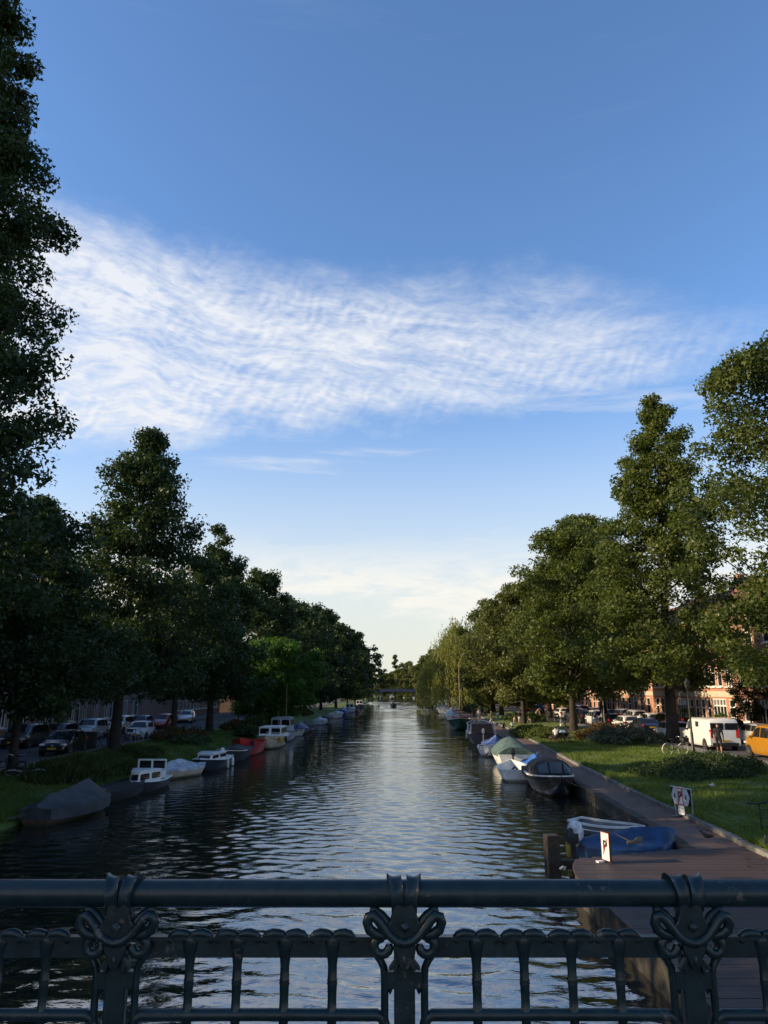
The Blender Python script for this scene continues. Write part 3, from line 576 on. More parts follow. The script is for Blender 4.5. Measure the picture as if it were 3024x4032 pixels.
# ------------------------------------------------------------------ houses
def brick_mat(name, c, c2, mortar):
    m = bpy.data.materials.new(name); m.use_nodes = True; t = NT(m.node_tree); b = m.node_tree.nodes['Principled BSDF']
    g = t.n('ShaderNodeNewGeometry'); s_ = t.n('ShaderNodeSeparateXYZ'); t.l(g.outputs['Position'], s_.inputs[0])
    vec = t.xyz(t.m('ADD', s_.outputs[1], s_.outputs[0]), s_.outputs[2])
    br = t.n('ShaderNodeTexBrick'); t.l(vec, br.inputs['Vector']); br.inputs['Scale'].default_value = 1.0
    br.inputs['Brick Width'].default_value = .22; br.inputs['Row Height'].default_value = .065; br.inputs['Mortar Size'].default_value = .006
    br.inputs['Color1'].default_value = (*c, 1); br.inputs['Color2'].default_value = (*c2, 1); br.inputs['Mortar'].default_value = (*mortar, 1)
    st = t.noise(g.outputs['Position'], .6, 4.0, .6)
    t.l(t.mix(t.sm(st, .45, .75, 0, .35), br.outputs[0], tuple(q * .6 for q in c)), b.inputs['Base Color']); b.inputs['Roughness'].default_value = .9
    bn = t.n('ShaderNodeBump'); bn.inputs['Strength'].default_value = .5; bn.inputs['Distance'].default_value = .01
    t.l(br.outputs['Fac'], bn.inputs['Height']); bn.invert = True; t.l(bn.outputs[0], b.inputs['Normal'])
    return m
MBR_R = brick_mat('brick_orange', (.36, .15, .085), (.44, .20, .115), (.38, .30, .24))
MBR_R2 = brick_mat('brick_brown', (.26, .12, .085), (.33, .155, .11), (.30, .25, .21))
MBR_L = brick_mat('brick_dull', (.27, .17, .12), (.34, .22, .16), (.24, .2, .17))
MBR_L2 = brick_mat('brick_plum', (.21, .135, .11), (.27, .175, .14), (.22, .19, .17))
MWHITE = M('white_paint', (.74, .73, .69), .5, var=.06, scale=2, bump=.05)
MCREAM = M('cream_stone', (.46, .40, .31), .8, var=.12, scale=3, bump=.2)
MROOF = M('roof_tile', (.15, .065, .045), .85, var=.3, scale=5, bump=.8, bscale=9)
MDOOR = M('door_paint', (.022, .03, .032), .4, var=.2)
MCURT = M('curtain', (.55, .54, .50), .9, var=.15, scale=8)
MROOMSHADE = M('room_shade_dark', (.03, .028, .026), .9)  # dark colour standing in for the shade of unlit rooms
def glass_mat(name, alpha=.55, tint=(.02, .025, .03)):
    m = bpy.data.materials.new(name); m.use_nodes = True; t = NT(m.node_tree); m.node_tree.nodes.clear()
    d = t.n('ShaderNodeBsdfPrincipled'); d.inputs['Base Color'].default_value = (*tint, 1); d.inputs['Roughness'].default_value = .05
    g = t.n('ShaderNodeNewGeometry'); bn = t.n('ShaderNodeBump'); bn.inputs['Strength'].default_value = .06; bn.inputs['Distance'].default_value = .05
    t.l(t.noise(g.outputs['Position'], 1.7, 2.0), bn.inputs['Height']); t.l(bn.outputs[0], d.inputs['Normal'])
    tr = t.n('ShaderNodeBsdfTransparent'); tr.inputs[0].default_value = (.75, .8, .8, 1)
    mx = t.n('ShaderNodeMixShader'); mx.inputs[0].default_value = alpha; t.l(tr.outputs[0], mx.inputs[1]); t.l(d.outputs[0], mx.inputs[2])
    o = t.n('ShaderNodeOutputMaterial'); t.l(mx.outputs[0], o.inputs[0]); return m
MGLASS = glass_mat('window_glass', .5)
MCARGL = glass_mat('car_glass', .82, (.012, .014, .017))
def facade(mb, s, holes, L, z0, z1, depth=.14):
    """front wall in (y, z) with openings, facing s * x; local y from 0 to L"""
    ysx = sorted({0, L} | {h[0] for h in holes} | {h[1] for h in holes}); zs = sorted({z0, z1} | {h[2] for h in holes} | {h[3] for h in holes})
    for i in range(len(ysx) - 1):
        for j in range(len(zs) - 1):
            ym, zm = (ysx[i] + ysx[i + 1]) / 2, (zs[j] + zs[j + 1]) / 2
            if any(h[0] < ym < h[1] and h[2] < zm < h[3] for h in holes): continue
            mb.add([(0, ysx[i], zs[j]), (0, ysx[i + 1], zs[j]), (0, ysx[i + 1], zs[j + 1]), (0, ysx[i], zs[j + 1])], [(0, 1, 2, 3)])
    for a, c, p, q in [h[:4] for h in holes]:
        x = -s * depth
        mb.add([(0, a, p), (0, c, p), (0, c, q), (0, a, q), (x, a, p), (x, c, p), (x, c, q), (x, a, q)], [(0, 1, 5, 4), (1, 2, 6, 5), (2, 3, 7, 6), (3, 0, 4, 7)])
def window(parent, s, a, c, p, q, kind, r_):
    w_, h_ = c - a, q - p
    fr = MB(); x = -s * .05; t_ = .075
    def bar(y0, y1, zz0, zz1, xx=x, th=.08): fr.box((xx, (y0 + y1) / 2, (zz0 + zz1) / 2), (th, y1 - y0, zz1 - zz0))
    bar(a, a + t_, p, q); bar(c - t_, c, p, q); bar(a + t_, c - t_, p, p + t_); bar(a + t_, c - t_, q - t_, q)
    if kind == 'sash': bar(a + t_, c - t_, p + h_ * .56, p + h_ * .56 + .09, x + s * .015)
    if kind in ('wide', 'doors'):
        k = 3 if kind == 'wide' else 4
        for i in range(1, k): bar(a + w_ * i / k - .04, a + w_ * i / k + .04, p + t_, q - t_)
    if kind == 'doors':
        bar(a + t_, c - t_, p + h_ * .76, p + h_ * .76 + .1, x + s * .015)
        for i in range(8): bar(a + w_ * (i + .5) / 8 - .02, a + w_ * (i + .5) / 8 + .02, p + h_ * .76 + .1, q - t_)
    if kind == 'door': bar(a + t_, c - t_, p + h_ * .78, p + h_ * .78 + .08)
    wo = fr.build('window' if kind != 'door' else 'door', MWHITE, parent)
    xp = -s * .075
    MB().box((xp, (a + c) / 2, (p + q) / 2), (.012, w_ - .1, h_ - .1)).build('pane', MGLASS if kind != 'door' else MDOOR, wo)
    if kind in ('sash', 'wide'):
        MB().box((s * .05, (a + c) / 2, p - .05), (.24, w_ + .16, .10)).build('sill', MWHITE, wo)
        cu = MB(); xc = -s * .16
        for side in (0, 1):
            if r_.random() < .8:
                k = r_.uniform(.18, .42) * w_; y0 = a if side == 0 else c; d = 1 if side == 0 else -1
                cu.add([(xc, y0, p), (xc, y0 + d * k * r_.uniform(.4, 1.2), p), (xc, y0 + d * k * .5, q), (xc, y0, q)], [(0, 1, 2, 3)])
        if cu.v: cu.build('curtain', MCURT, wo)
def house(name, label, s, xf, y0, L, zb, hw, roof_h, wins, mat, seed, band=None, depth=9.0, chim=2):
    """s = -1: front faces the canal from the right (towards -x); s = +1: from the left"""
    r_ = random.Random(seed); o = thing(name, label, 'house', (xf, y0, zb))
    mb = MB(); facade(mb, s, wins, L, -.3, hw)
    d = -s * depth
    mb.add([(0, 0, -.3), (d, 0, -.3), (d, 0, hw), (0, 0, hw), (0, L, -.3), (d, L, -.3), (d, L, hw), (0, L, hw)], [(0, 1, 2, 3), (4, 5, 6, 7), (1, 5, 6, 2)])
    mb.build('wall', mat, o)
    rm = MB(); rm.box((-s * 1.4, L / 2, hw / 2 - .2), (.05, L - .3, hw - .2)); rm.box((-s * .8, L / 2, 2.9), (1.2, L - .3, .1)); rm.build('room_shade', MROOMSHADE, o)  # dark sheets behind the panes, room shade put into their colour
    for q in wins: window(o, s, *q[:4], q[4], r_)
    if band: MB().box((s * .012, L / 2, (band[0] + band[1]) / 2), (.03, L - .02, band[1] - band[0])).build('stone_band', MCREAM, o)
    MB().box((s * .16, L / 2, hw - .06), (.42, L, .16)).build('gutter', MWHITE, o)
    ov = .3 * s
    rf = MB().prism([(ov, hw + .02), (d - ov, hw + .02), (d / 2, hw + roof_h)], 0, L).build('roof', MROOF, o)
    for k in range(chim):
        yc = L * (k + .6) / (chim + .2); MB().box((d / 2 + s * .5, yc, hw + roof_h + .1), (.7, .9, 1.8)).build('chimney', mat, rf)
    MB().tube([(s * .06, .12, 0), (s * .06, .12, hw - .1)], .05, 8).build('drainpipe', MCREAM, o)
    return o
def rhythm(L, z, kinds): return [(y, y + w_, z + a, z + a + h_, k) for (y, w_, a, h_, k) in kinds]
XFR = 30.0
# right row (sunlit): the lit house, its shaded neighbour, the houses beyond
w_l = rhythm(20, 0, [(.35, 1.15, 1.3, 1.55, 'sash'), (2.1, 2.6, .15, 2.75, 'doors'), (5.2, .85, .9, 1.95, 'sash'), (6.5, .85, .9, 1.95, 'sash'), (7.9, .85, .9, 1.95, 'sash'), (9.2, .85, .9, 1.95, 'sash'), (10.8, 2.2, .15, 2.7, 'doors'), (13.7, 1.0, .9, 1.95, 'sash'), (15.3, 1.0, .1, 2.75, 'door'), (16.9, 1.0, .9, 1.95, 'sash'), (18.3, 1.0, .9, 1.95, 'sash')])
w_l += [(.3, 1.75, 3.95, 6.05, 'wide')] + [(2.45 + i * 1.32, 3.35 + i * 1.32, 3.95, 6.05, 'sash') for i in range(13)] + [(.6 + i * 2.4, 1.7 + i * 2.4, 7.3, 9.0, 'sash') for i in range(8)]
house('brick_house', 'sunlit orange brick house with white sash windows above the white van', -1, XFR, 64.6, 20, Z_ROAD_R + .1, 10.2, 3.2, w_l, MBR_R, 1, band=(3.05, 3.55))
w_n = [(y, y + 1.5, 3.95, 6.0, 'wide') for y in (3, 7, 12, 16.2)] + [(y, y + 1.0, 3.95, 6.0, 'sash') for y in (5.4, 9.6, 14.4, 18.4)] + [(1.0 + i * 3.2, 2.6 + i * 3.2, .9, 2.8, 'wide') for i in range(4)] + [(13.9, 16.4, .1, 2.9, 'doors'), (18, 19.2, 1.1, 2.8, 'sash')] + [(1.6 + i * 3, 2.8 + i * 3, 7.3, 9.0, 'sash') for i in range(6)]
house('brick_house', 'shaded brown brick house at the right edge behind the yellow van', -1, XFR + .02, 44.3, 20.2, Z_ROAD_R + .1, 10.6, 3.0, w_n, MBR_R2, 2, chim=1)
for k, (y0, L, lab) in enumerate([(84.8, 24, 'pale lit brick house glimpsed between the tree trunks beyond the yellow sign'), (109, 34, 'far right brick house glimpsed above the red van'), (143.2, 60, 'distant brick terrace behind the far right trees')]):
    ws = [(1 + i * 2.3, 2.1 + i * 2.3, 3.95, 5.9, 'sash') for i in range(int(L / 2.4) if L < 50 else 0)] + [(1 + i * 2.3, 2.1 + i * 2.3, .9, 2.8, 'sash' if i % 3 else 'door') for i in range(int(L / 2.4) if L < 50 else 12)]
    house('brick_house', lab, -1, xS(y0) + 10 , y0, L, Z_ROAD_R + .1, 10.2, 3.2, ws, MBR_R, 5 + k, band=(3.05, 3.5))
# left row (in shade)
XFL = -29.2
w_a = [(1.2 + i * 3.55, 2.75 + i * 3.55, .95, 2.65, 'wide') for i in range(7)] + [(3.2, 4.1, .1, 2.6, 'door'), (10.3, 11.2, .1, 2.6, 'door'), (17.4, 18.3, .1, 2.6, 'door'), (24.6, 25.5, .1, 2.6, 'door')] + [(1.0 + i * 2.35, 2.1 + i * 2.35, 3.6, 5.4, 'sash') for i in range(11)]
w_a = [(a + 82, c + 82, p, q, k) for a, c, p, q, k in w_a] + [(53.2 + i * 3.55, 54.75 + i * 3.55, .95, 2.65, 'wide') for i in range(8)]
house('brick_house', 'dull brown brick house with white windows behind the black cars', 1, XFL, -40, 109, Z_ROAD_L + .18, 10.5, 3.2, w_a, MBR_L, 3)  # lengthened out of view to keep the sun off railing and lawn
w_b = [(.8 + i * 2.9, 2.2 + i * 2.9, .95, 2.65, 'wide') for i in range(7)] + [(2.5, 3.4, .1, 2.6, 'door'), (11.2, 12.1, .1, 2.6, 'door'), (19.5, 20.4, .1, 2.6, 'door')] + [(.8 + i * 2.3, 1.9 + i * 2.3, 3.6, 5.4, 'sash') for i in range(14)]
house('brick_house', 'brick house behind the red car, next along the left street', 1, XFL + .3, 69.1, 34.7, Z_ROAD_L + .18, 10.2, 3.2, w_b, MBR_L2, 4)
w_c = [(1.0 + i * 2.0, 2.0 + i * 2.0, 1.0, 3.2, 'sash') for i in range(13)] + [(1.0 + i * 2.0, 2.0 + i * 2.0, 4.3, 6.3, 'sash') for i in range(13)]
house('brick_house', 'plum brick house with tall white windows across the side street', 1, XFL + .7, 104, 28, Z_ROAD_L + .18, 10.0, 3.0, w_c, MBR_L2, 7)
house('brick_house', 'far brick house behind the parked cars under the left tree row', 1, XFL + 4, 134, 46, Z_ROAD_L + .18, 10.0, 3.0, [(1.0 + i * 2.6, 2.1 + i * 2.6, .9, 2.8, 'sash') for i in range(16)], MBR_L, 8)
# greenery against the sunlit house
gz = lambda x, y: Z_ROAD_R + .12
shrub('shrub', 'light green bush by the white doors of the sunlit house', 29.2, 66.2, gz, .7, 1.3, 2.1, 60, 2600, .12, 'bright', 21)
shrub('shrub', 'leafy bush under the sunlit house windows behind the lamp post', 29.2, 73.0, gz, .7, 1.6, 2.4, 60, 2600, .12, 'mid', 22)
tree('street_tree', 'slim dark climbing tree against the shaded brown house', 28.9, 60.3, Z_ROAD_R + .1, 6.4, 1.6, 1.5, 'egg', 120, 5200, .14, 'dark', 23, .08, crad=.45)
# ------------------------------------------------------------------ the bridge one stands on, with its cast railing
Y_RAIL = 2.0; DECK_Z = 3.1
MIRON = M('painted_iron', (.0070, .0205, .0235), .36, var=.22, scale=24, bump=.07, bscale=38, spec=.45)
def wear(m):
    t = NT(m.node_tree); b_ = m.node_tree.nodes['Principled BSDF']; src = b_.inputs['Base Color'].links[0].from_socket
    g = t.n('ShaderNodeNewGeometry'); p = g.outputs['Position']
    chip = t.sm(t.m('MULTIPLY', t.noise(p, 46.0, 4.0, .7), t.noise(p, 7.0, 3.0, .6)), .36, .42)
    dust = t.m('MULTIPLY', t.sm(t.noise(p, 16.0, 5.0, .7), .50, .74), .30)
    c = t.mix(dust, src, (.030, .045, .050)); c = t.mix(chip, c, (.085, .075, .062)); t.l(c, b_.inputs['Base Color'])
    t.l(t.m('ADD', .33, t.m('MULTIPLY', dust, .9)), b_.inputs['Roughness'])
wear(MIRON)
MDECK = M('bridge_paving', (.12, .115, .11), .85, bump=.4, bscale=30, coord='Generated')
deck = MB(); deck.box((0, -4.0, DECK_Z - .35), (60, 12.3, .7)); tag(deck.build('bridge_deck', MDECK), kind='structure')
fas = MB(); fas.box((0, 2.17, DECK_Z - .3), (60, .10, .8)); tag(fas.build('bridge_fascia', MIRON), kind='structure')
def rv(v):                                            # height in the plane of the railing for a picture row
    b_ = (2016 - v) / F_PX; return CAM_H + (math.sin(PITCH) + b_ * math.cos(PITCH)) / (math.cos(PITCH) - b_ * math.sin(PITCH)) * Y_RAIL
PXM = .000622
railing = thing('bridge_railing', 'dark blue green cast iron bridge railing with bow shaped ornaments in front', 'railing', (0, Y_RAIL, 0))
rail_r = (rv(3462) - rv(3572)) / 2; rail_z = rv(3517)
POSTS = [.0494 + .696 * k for k in range(-4, 5)]
MB().tube([(x, 0, rail_z) for x in np.linspace(-4.5, 4.6, 24)], rail_r, 28).build('handrail', MIRON, railing, smooth=40)
# one post with its ornaments
def P(du, v, y=0.0): return (du * PXM, y, rv(v))
post0 = MB().box((0, 0, (rv(3660) + DECK_Z) / 2), (81 * PXM, .030, rv(3660) - DECK_Z)).build('post', MIRON, railing, bevel=.004)
def child(mb, name, par, sm=45, bevel=0): return mb.build(name, MIRON, par, smooth=sm, bevel=bevel)
st = MB()
for s_ in (-1, 1):
    rings = []
    for i in range(15):
        t = i / 14; th = R(-75 + 235 * t)                 # round the front of the rail, over its top
        op = max(0, (t - .30) / .70); inn = .001 + .006 * min(1, op * 2.2); out = .031 + .012 * min(1, op * 1.6)
        row = []
        for x_, dr in ((inn, .011), (inn + .003, .009), ((inn + out) / 2, .007), (out - .005, .010), (out, .0145), (out, .001), (inn, .001)):
            rr_ = rail_r + dr * (1 if t < .9 else .6)
            row.append((s_ * x_, -math.cos(th) * rr_, rail_z + math.sin(th) * rr_))
        rings.append(row)
    st.loft(rings)
child(st, 'strap', post0)
nk = MB().prism([(du * PXM, rv(v)) for du, v in ((-46, 3545), (-48, 3590), (-56, 3612), (-70, 3632), (-62, 3652), (-44, 3690), (-42, 3745), (42, 3745), (44, 3690), (62, 3652), (70, 3632), (56, 3612), (48, 3590), (46, 3545))], -.034, -.008)
child(nk, 'neck_plate', post0, None, .004)
st2 = MB().lathe([(.0, 0), (.012, .002), (.006, .007), (.0, .009)], n=5)
st2.v = [(x, -.036 - z, rv(3634) + y) for x, y, z in st2.v]; child(st2, 'rosette', post0, 30)
for s_ in (-1, 1):
    lp = [(0, 3694), (38, 3686), (72, 3664), (100, 3636), (124, 3606), (148, 3588), (168, 3594), (176, 3618), (166, 3644), (140, 3660), (108, 3668), (84, 3670)]
    child(MB().tube([P(s_ * a * .82, v, -.040 + .012 * (i / 11)) for i, (a, v) in enumerate(lp)], [.010] * 3 + [.0115] * 2 + [.0125] * 5 + [.0115, .009], 10), 'bow_loop', post0, 50)
    child(MB().tube([P(s_ * a * .9, v, -.015) for a, v in ((50, 3650), (72, 3628), (100, 3598), (132, 3576), (150, 3572))], [.014, .013, .012, .011, .009], 8), 'ribbon', post0, 50)
    sc = [(math.cos(g) * 30 + 88, 3714 - math.sin(g) * 32) for g in np.linspace(R(-200), R(110), 12)]
    child(MB().tube([P(s_ * a, v, -.020) for a, v in sc], [.007] + [.0115] * 10 + [.008], 9), 'scroll', post0, 50)
    child(MB().tube([P(s_ * a, v, -.006) for a, v in ((118, 3702), (124, 3726), (112, 3752), (94, 3776), (80, 3806), (77, 3850))] + [(s_ * 77 * PXM, -.006, DECK_Z + .02)], [.009, .011, .0115, .0115, .0115, .0115, .0115], 8, flat=(1, .8)), 'stile', post0, 50)
    child(MB().prism([(s_ * a * PXM, rv(v)) for a, v in ((22, 3742), (40, 3765), (62, 3796), (56, 3806), (44, 3800), (34, 3824), (24, 3790))], -.030, -.016), 'leaf_flap', post0, None, .002)
    cn = MB(); cn.box((s_ * 56 * PXM, -.004, rv(3852)), (44 * PXM, .02, rv(3818) - rv(3886))); cn.lathe([(.007, 0), (.005, -.008), (.0, -.016)], (s_ * 56 * PXM, -.004, rv(3886)), 8)
    child(cn, 'connector', post0, 40)
pn = MB().lathe([(0, 0), (.004, .006), (.0062, .016), (.005, .028), (0, .036)], (0, -.036, rv(3800)), 8); child(pn, 'pendant', post0, 60)
pl_ = MB().prism([(a * PXM, rv(v)) for a, v in ((-40, 3690), (40, 3690), (44, 3720), (30, 3760), (12, 3800), (-12, 3800), (-30, 3760), (-44, 3720))], -.038, -.0165); child(pl_, 'mask_plate', post0, None, .004)
post0.location.x = POSTS[0]
for x in POSTS[1:]:
    c = copy_tree(post0, railing); c.location.x = x
# one panel between posts: band, lower rail, balusters with leaf scrolls
bar = MB(); hw = [(3668, 14), (3680, 27), (3697, 33), (3722, 31), (3748, 25), (3775, 20), (3800, 17.5), (3850, 18), (3856, 21), (3862, 18), (3868, 21), (3876, 18.5), (3930, 17), (3968, 18), (3976, 23), (4010, 23), (4020, 18)]
zz = [(rv(v), k * PXM) for v, k in hw] + [(DECK_Z + .25, 18 * PXM), (DECK_Z + .10, 20 * PXM)]
bar.loft([[(math.cos(2 * math.pi * j / 10) * k, -.004 + math.sin(2 * math.pi * j / 10) * min(k * .75, .016), z) for j in range(10)] for z, k in zz])
bar0 = bar.build('baluster', MIRON, railing, smooth=50)
for s_ in (-1, 1):
    q = MB().tube([P(s_ * a, v, -.008) for a, v in ((6, 3676), (26, 3671), (48, 3670), (68, 3676), (80, 3688), (80, 3700), (70, 3704))], [.009, .0105, .0115, .0105, .0085, .0070, .005], 9)
    child(q, 'leaf_scroll', bar0, 50)
first = True
for x0 in POSTS[:-1]:
    for o_ in (.175, .2905, .406, .5215):
        if first: c = bar0; first = False
        else: c = copy_tree(bar0, railing)
        c.location.x = x0 + o_
bd = MB().box((.348, -.002, (rv(3682) + rv(3766)) / 2), (.696 - 2 * 100 * PXM, .014, rv(3682) - rv(3766))); bd.box((.348, -.006, rv(3688)), (.696 - 2 * 96 * PXM, .022, .008))
me_b = bd.mesh('band_rail', MIRON)
lr = MB().tube([(.047 + .012 * math.sin(0), -.004, rv(4040)), (.052, -.004, rv(4006)), (.066, -.004, rv(3993)), (.348, -.004, rv(3992)), (.63, -.004, rv(3993)), (.644, -.004, rv(4006)), (.649, -.004, rv(4040))], .0135, 10)
me_l = lr.mesh('lower_rail', MIRON, 50); me_f = MB().box((.348, -.004, DECK_Z + .09), (.60, .03, .04)).mesh('foot_rail', MIRON)
for x0 in POSTS[:-1]:
    for me in (me_b, me_l, me_f):
        c = bpy.data.objects.new(me.name, me); col.objects.link(c); c.parent = railing; c.location.x = x0
# ------------------------------------------------------------------ boats (local x = towards the bow, z = 0 at the water)
def paint(name, c, rough=.35, **k): return M(name, c, rough, var=k.pop('var', .14), scale=k.pop('scale', 2.5), **k)
MP = {
    'white': paint('boat_white', (.70, .70, .66)), 'offwhite': paint('boat_offwhite', (.50, .48, .42), .5), 'cream': paint('boat_cream', (.52, .44, .30), .5),
    'navy': paint('boat_navy', (.006, .010, .024), .45), 'black': paint('boat_black', (.006, .0065, .007), .45), 'grey': paint('boat_grey', (.15, .17, .18), .5), 'pale_grey': paint('boat_pale_grey', (.36, .40, .42), .5),
    'darkgrey': paint('boat_darkgrey', (.018, .020, .022), .6), 'red': paint('boat_red', (.42, .022, .016), .45), 'maroon': paint('boat_maroon', (.22, .02, .02), .5), 'green': paint('boat_green', (.010, .060, .035), .35),
    'wood': M('boat_wood', (.10, .055, .028), .5, var=.4, scale=9), 'brown': M('boat_brown', (.06, .036, .026), .6, var=.3, scale=6), 'steel': M('bright_steel', (.55, .56, .57), .3, 1.0, var=.08),
    'rope': M('rope_fibre', (.13, .115, .085), .9), 'rubber': M('black_rubber', (.012, .012, .012), .7), 'glass': MCARGL, 'yellow': paint('buoy_yellow', (.45, .33, .04)),
    'inner': M('boat_inside', (.085, .09, .09), .7, var=.35, scale=5), 'lightwood': M('light_wood', (.30, .19, .09), .55, var=.3, scale=7),
}
def cloth(name, c, rough=.75): return M(name, c, rough, var=.38, scale=2.2, bump=1.0, bscale=4.5)
MC = {'grey': cloth('tarp_grey', (.036, .041, .045)), 'silver': cloth('tarp_silver', (.40, .42, .45)), 'blue': cloth('tarp_blue', (.010, .042, .115), .55), 'bright': cloth('tarp_bright_blue', (.008, .10, .40), .4),
      'violet': cloth('tarp_violet_blue', (.06, .10, .27), .55), 'green': cloth('tarp_green', (.060, .105, .090)), 'black': cloth('canvas_black', (.012, .013, .014)), 'pale': cloth('tarp_pale', (.34, .37, .38)), 'charcoal': cloth('tarp_charcoal', (.028, .031, .034)), 'tan': cloth('tarp_tan', (.20, .16, .12))}
def hull_lines(L, B, fb, rise, tr=.75, n=17):
    out = []
    for i in range(n):
        s = i / (n - 1)
        if s < .5: b_ = B / 2 * (tr + (1 - tr) * math.sin(s / .5 * math.pi / 2))
        else: b_ = B / 2 * max(.015, 1 - ((s - .5) / .5) ** 2.4)
        zs = fb + rise * max(0, s - .25) ** 2 * 1.78 + .12 * fb * (1 - s) ** 3
        zk = -.28 + (zs + .2) * max(0, (s - .72) / .28) ** 2.2 * .92
        out.append((-L / 2 + L * s + (.0 if s < .99 else .06), b_, zs, min(zk, zs - .08)))
    return out
HM = {}
def hull_mat(key):
    if key in HM: return HM[key]
    m = MP[key].copy(); m.name = 'hull_' + key; t = NT(m.node_tree); b_ = m.node_tree.nodes['Principled BSDF']; src = b_.inputs['Base Color'].links[0].from_socket
    tcn = t.n('ShaderNodeTexCoord'); sp = t.n('ShaderNodeSeparateXYZ'); t.l(tcn.outputs['Object'], sp.inputs[0]); n1 = t.noise(tcn.outputs['Object'], 3.0, 4.0, .65)
    st_ = t.noise(t.xyz(t.m('MULTIPLY', sp.outputs[0], 6.0), t.m('MULTIPLY', sp.outputs[2], .8)), 1.0, 4.0, .6)
    c = t.mix(t.sm(t.m('ADD', sp.outputs[2], t.m('MULTIPLY', n1, -.16)), .12, -.02, 0, .85), src, (.020, .022, .012))      # weed and scum at the waterline
    c = t.mix(t.sm(st_, .56, .78, 0, .40), c, (.060, .052, .040)); t.l(c, b_.inputs['Base Color']); HM[key] = m; return m                 # run-off streaks
BOATS = []
class Boat:
    def __init__(s, name, label, x, y, rz, L, B, fb=.5, rise=.3, hull='white', rim='white', inside='inner', tr=.75, open_=True, group=None, rim_r=.03, strake=None):
        s.o = thing(name, label, 'boat', (x, y, 0), rz, group); s.L, s.B, s.fb = L, B, fb
        s.l = hull_lines(L, B, fb, rise, tr); m = 7
        mb = MB(); rings = []
        for (xx, b_, zs, zk) in s.l:
            half = []
            for j in range(m):
                t = j / (m - 1); half.append((b_ * (t ** .5) * (1 + .03 * math.sin(t * math.pi)), zk + (zs - zk) * t ** 1.5))
            rings.append([(xx, -y_, z_) for y_, z_ in half[::-1]] + [(xx, y_, z_) for y_, z_ in half[1:]])
        mb.loft(rings, close_ring=False, cap0=True, cap1=False)
        s.hull = mb.build('hull', hull_mat(hull), s.o, smooth=50); BOATS.append((s, x, y, rz, group))
        k = .90
        if open_:
            inn = []
            for (xx, b_, zs, zk) in s.l:
                bb = max(.004, b_ * k - .02); zf = max(zk + .06, .10); zf = min(zf, zs - .03)
                inn.append([(xx * .985, -bb, zs + .005), (xx * .985, -bb * .85, zf), (xx * .985, bb * .85, zf), (xx * .985, bb, zs + .005)])
            q = MB(); q.loft(inn, close_ring=False, cap0=True, cap1=False); q.build('inside', MP[inside], s.o, smooth=40)
            rimq = MB()
            for sd in (-1, 1):
                rimq.loft([[(xx, sd * (b_ * 1.01 + .012), zs - .03), (xx, sd * (b_ * 1.01 + .012), zs + .03), (xx * .985, sd * max(.003, b_ * k - .03), zs + .03), (xx * .985, sd * max(.003, b_ * k - .03), zs - .03)] for xx, b_, zs, zk in s.l])
            x0, b0, z0, _ = s.l[0]; rimq.box((x0 + .03, 0, z0), (.08, 2 * b0, .07)); rimq.build('gunwale', MP[rim], s.o, smooth=40)
        else:
            dk = MB(); dk.loft([[(xx, -b_, zs), (xx, -b_ * .5, zs + .05), (xx, 0, zs + .07), (xx, b_ * .5, zs + .05), (xx, b_, zs)] for xx, b_, zs, zk in s.l], close_ring=False, cap0=False, cap1=False); dk.build('deck', MP[inside], s.o, smooth=40)
            rimq = MB()
            for sd in (-1, 1): rimq.tube([(xx, sd * (b_ + .01), zs + .01) for xx, b_, zs, zk in s.l], rim_r, 6)
            rimq.build('gunwale', MP[rim], s.o, smooth=50)
        if strake:
            q = MB()
            for sd in (-1, 1): q.tube([(xx, sd * (b_ * 1.02 + .008), zs - (zs - zk) * .22) for xx, b_, zs, zk in s.l[:-1]], .018, 5)
            q.build('rubbing_strake', MP[strake], s.o, smooth=50)
    def at(s, t):                                       # station values at fraction t from stern to bow
        f = t * (len(s.l) - 1); i = min(int(f), len(s.l) - 2); u = f - i
        return [a * (1 - u) + c * u for a, c in zip(s.l[i], s.l[i + 1])]
    def tarp(s, c, ridge, t0=0.0, t1=1.0, sag=.06, over=.16, seed=1, name='cover', peak=None):
        """cloth over the boat: ridge = [(t, height above gunwale)], hanging over the gunwale"""
        rr = random.Random(seed); n, rings = 22, []
        for i in range(n):
            t = t0 + (t1 - t0) * i / (n - 1); xx, b_, zs, zk = s.at(t)
            h = float(np.interp(t, [a for a, _ in ridge], [c_ for _, c_ in ridge])); row = []
            w1, w2, w3 = rr.uniform(-1, 1), rr.uniform(-1, 1), rr.uniform(-1, 1)
            for k in range(-7, 8):
                g = abs(k) / 7
                if g > .86: yy, z_ = b_ + .035 + .02 * (g - .86), zs + .03 - over * (g - .86) / .14
                else:
                    q = g / .86; yy = (b_ + .03) * q; z_ = zs + .04 + h * (1 - q) ** 1.0 - sag * math.sin(q * math.pi) * (1 if h > .15 else .4)
                    z_ += .022 * (w1 * math.sin(q * 5 + k) + w2 * math.sin(q * 9 + i)) * (1 - q) + .012 * w3
                row.append((xx * 1.004 + .01 * w2, yy * (1 if k > 0 else -1), z_))
            rings.append(row)
        mb = MB(); mb.loft(rings, close_ring=False, cap0=True, cap1=True); return mb.build(name, MC[c] if isinstance(c, str) else c, s.o, smooth=60)
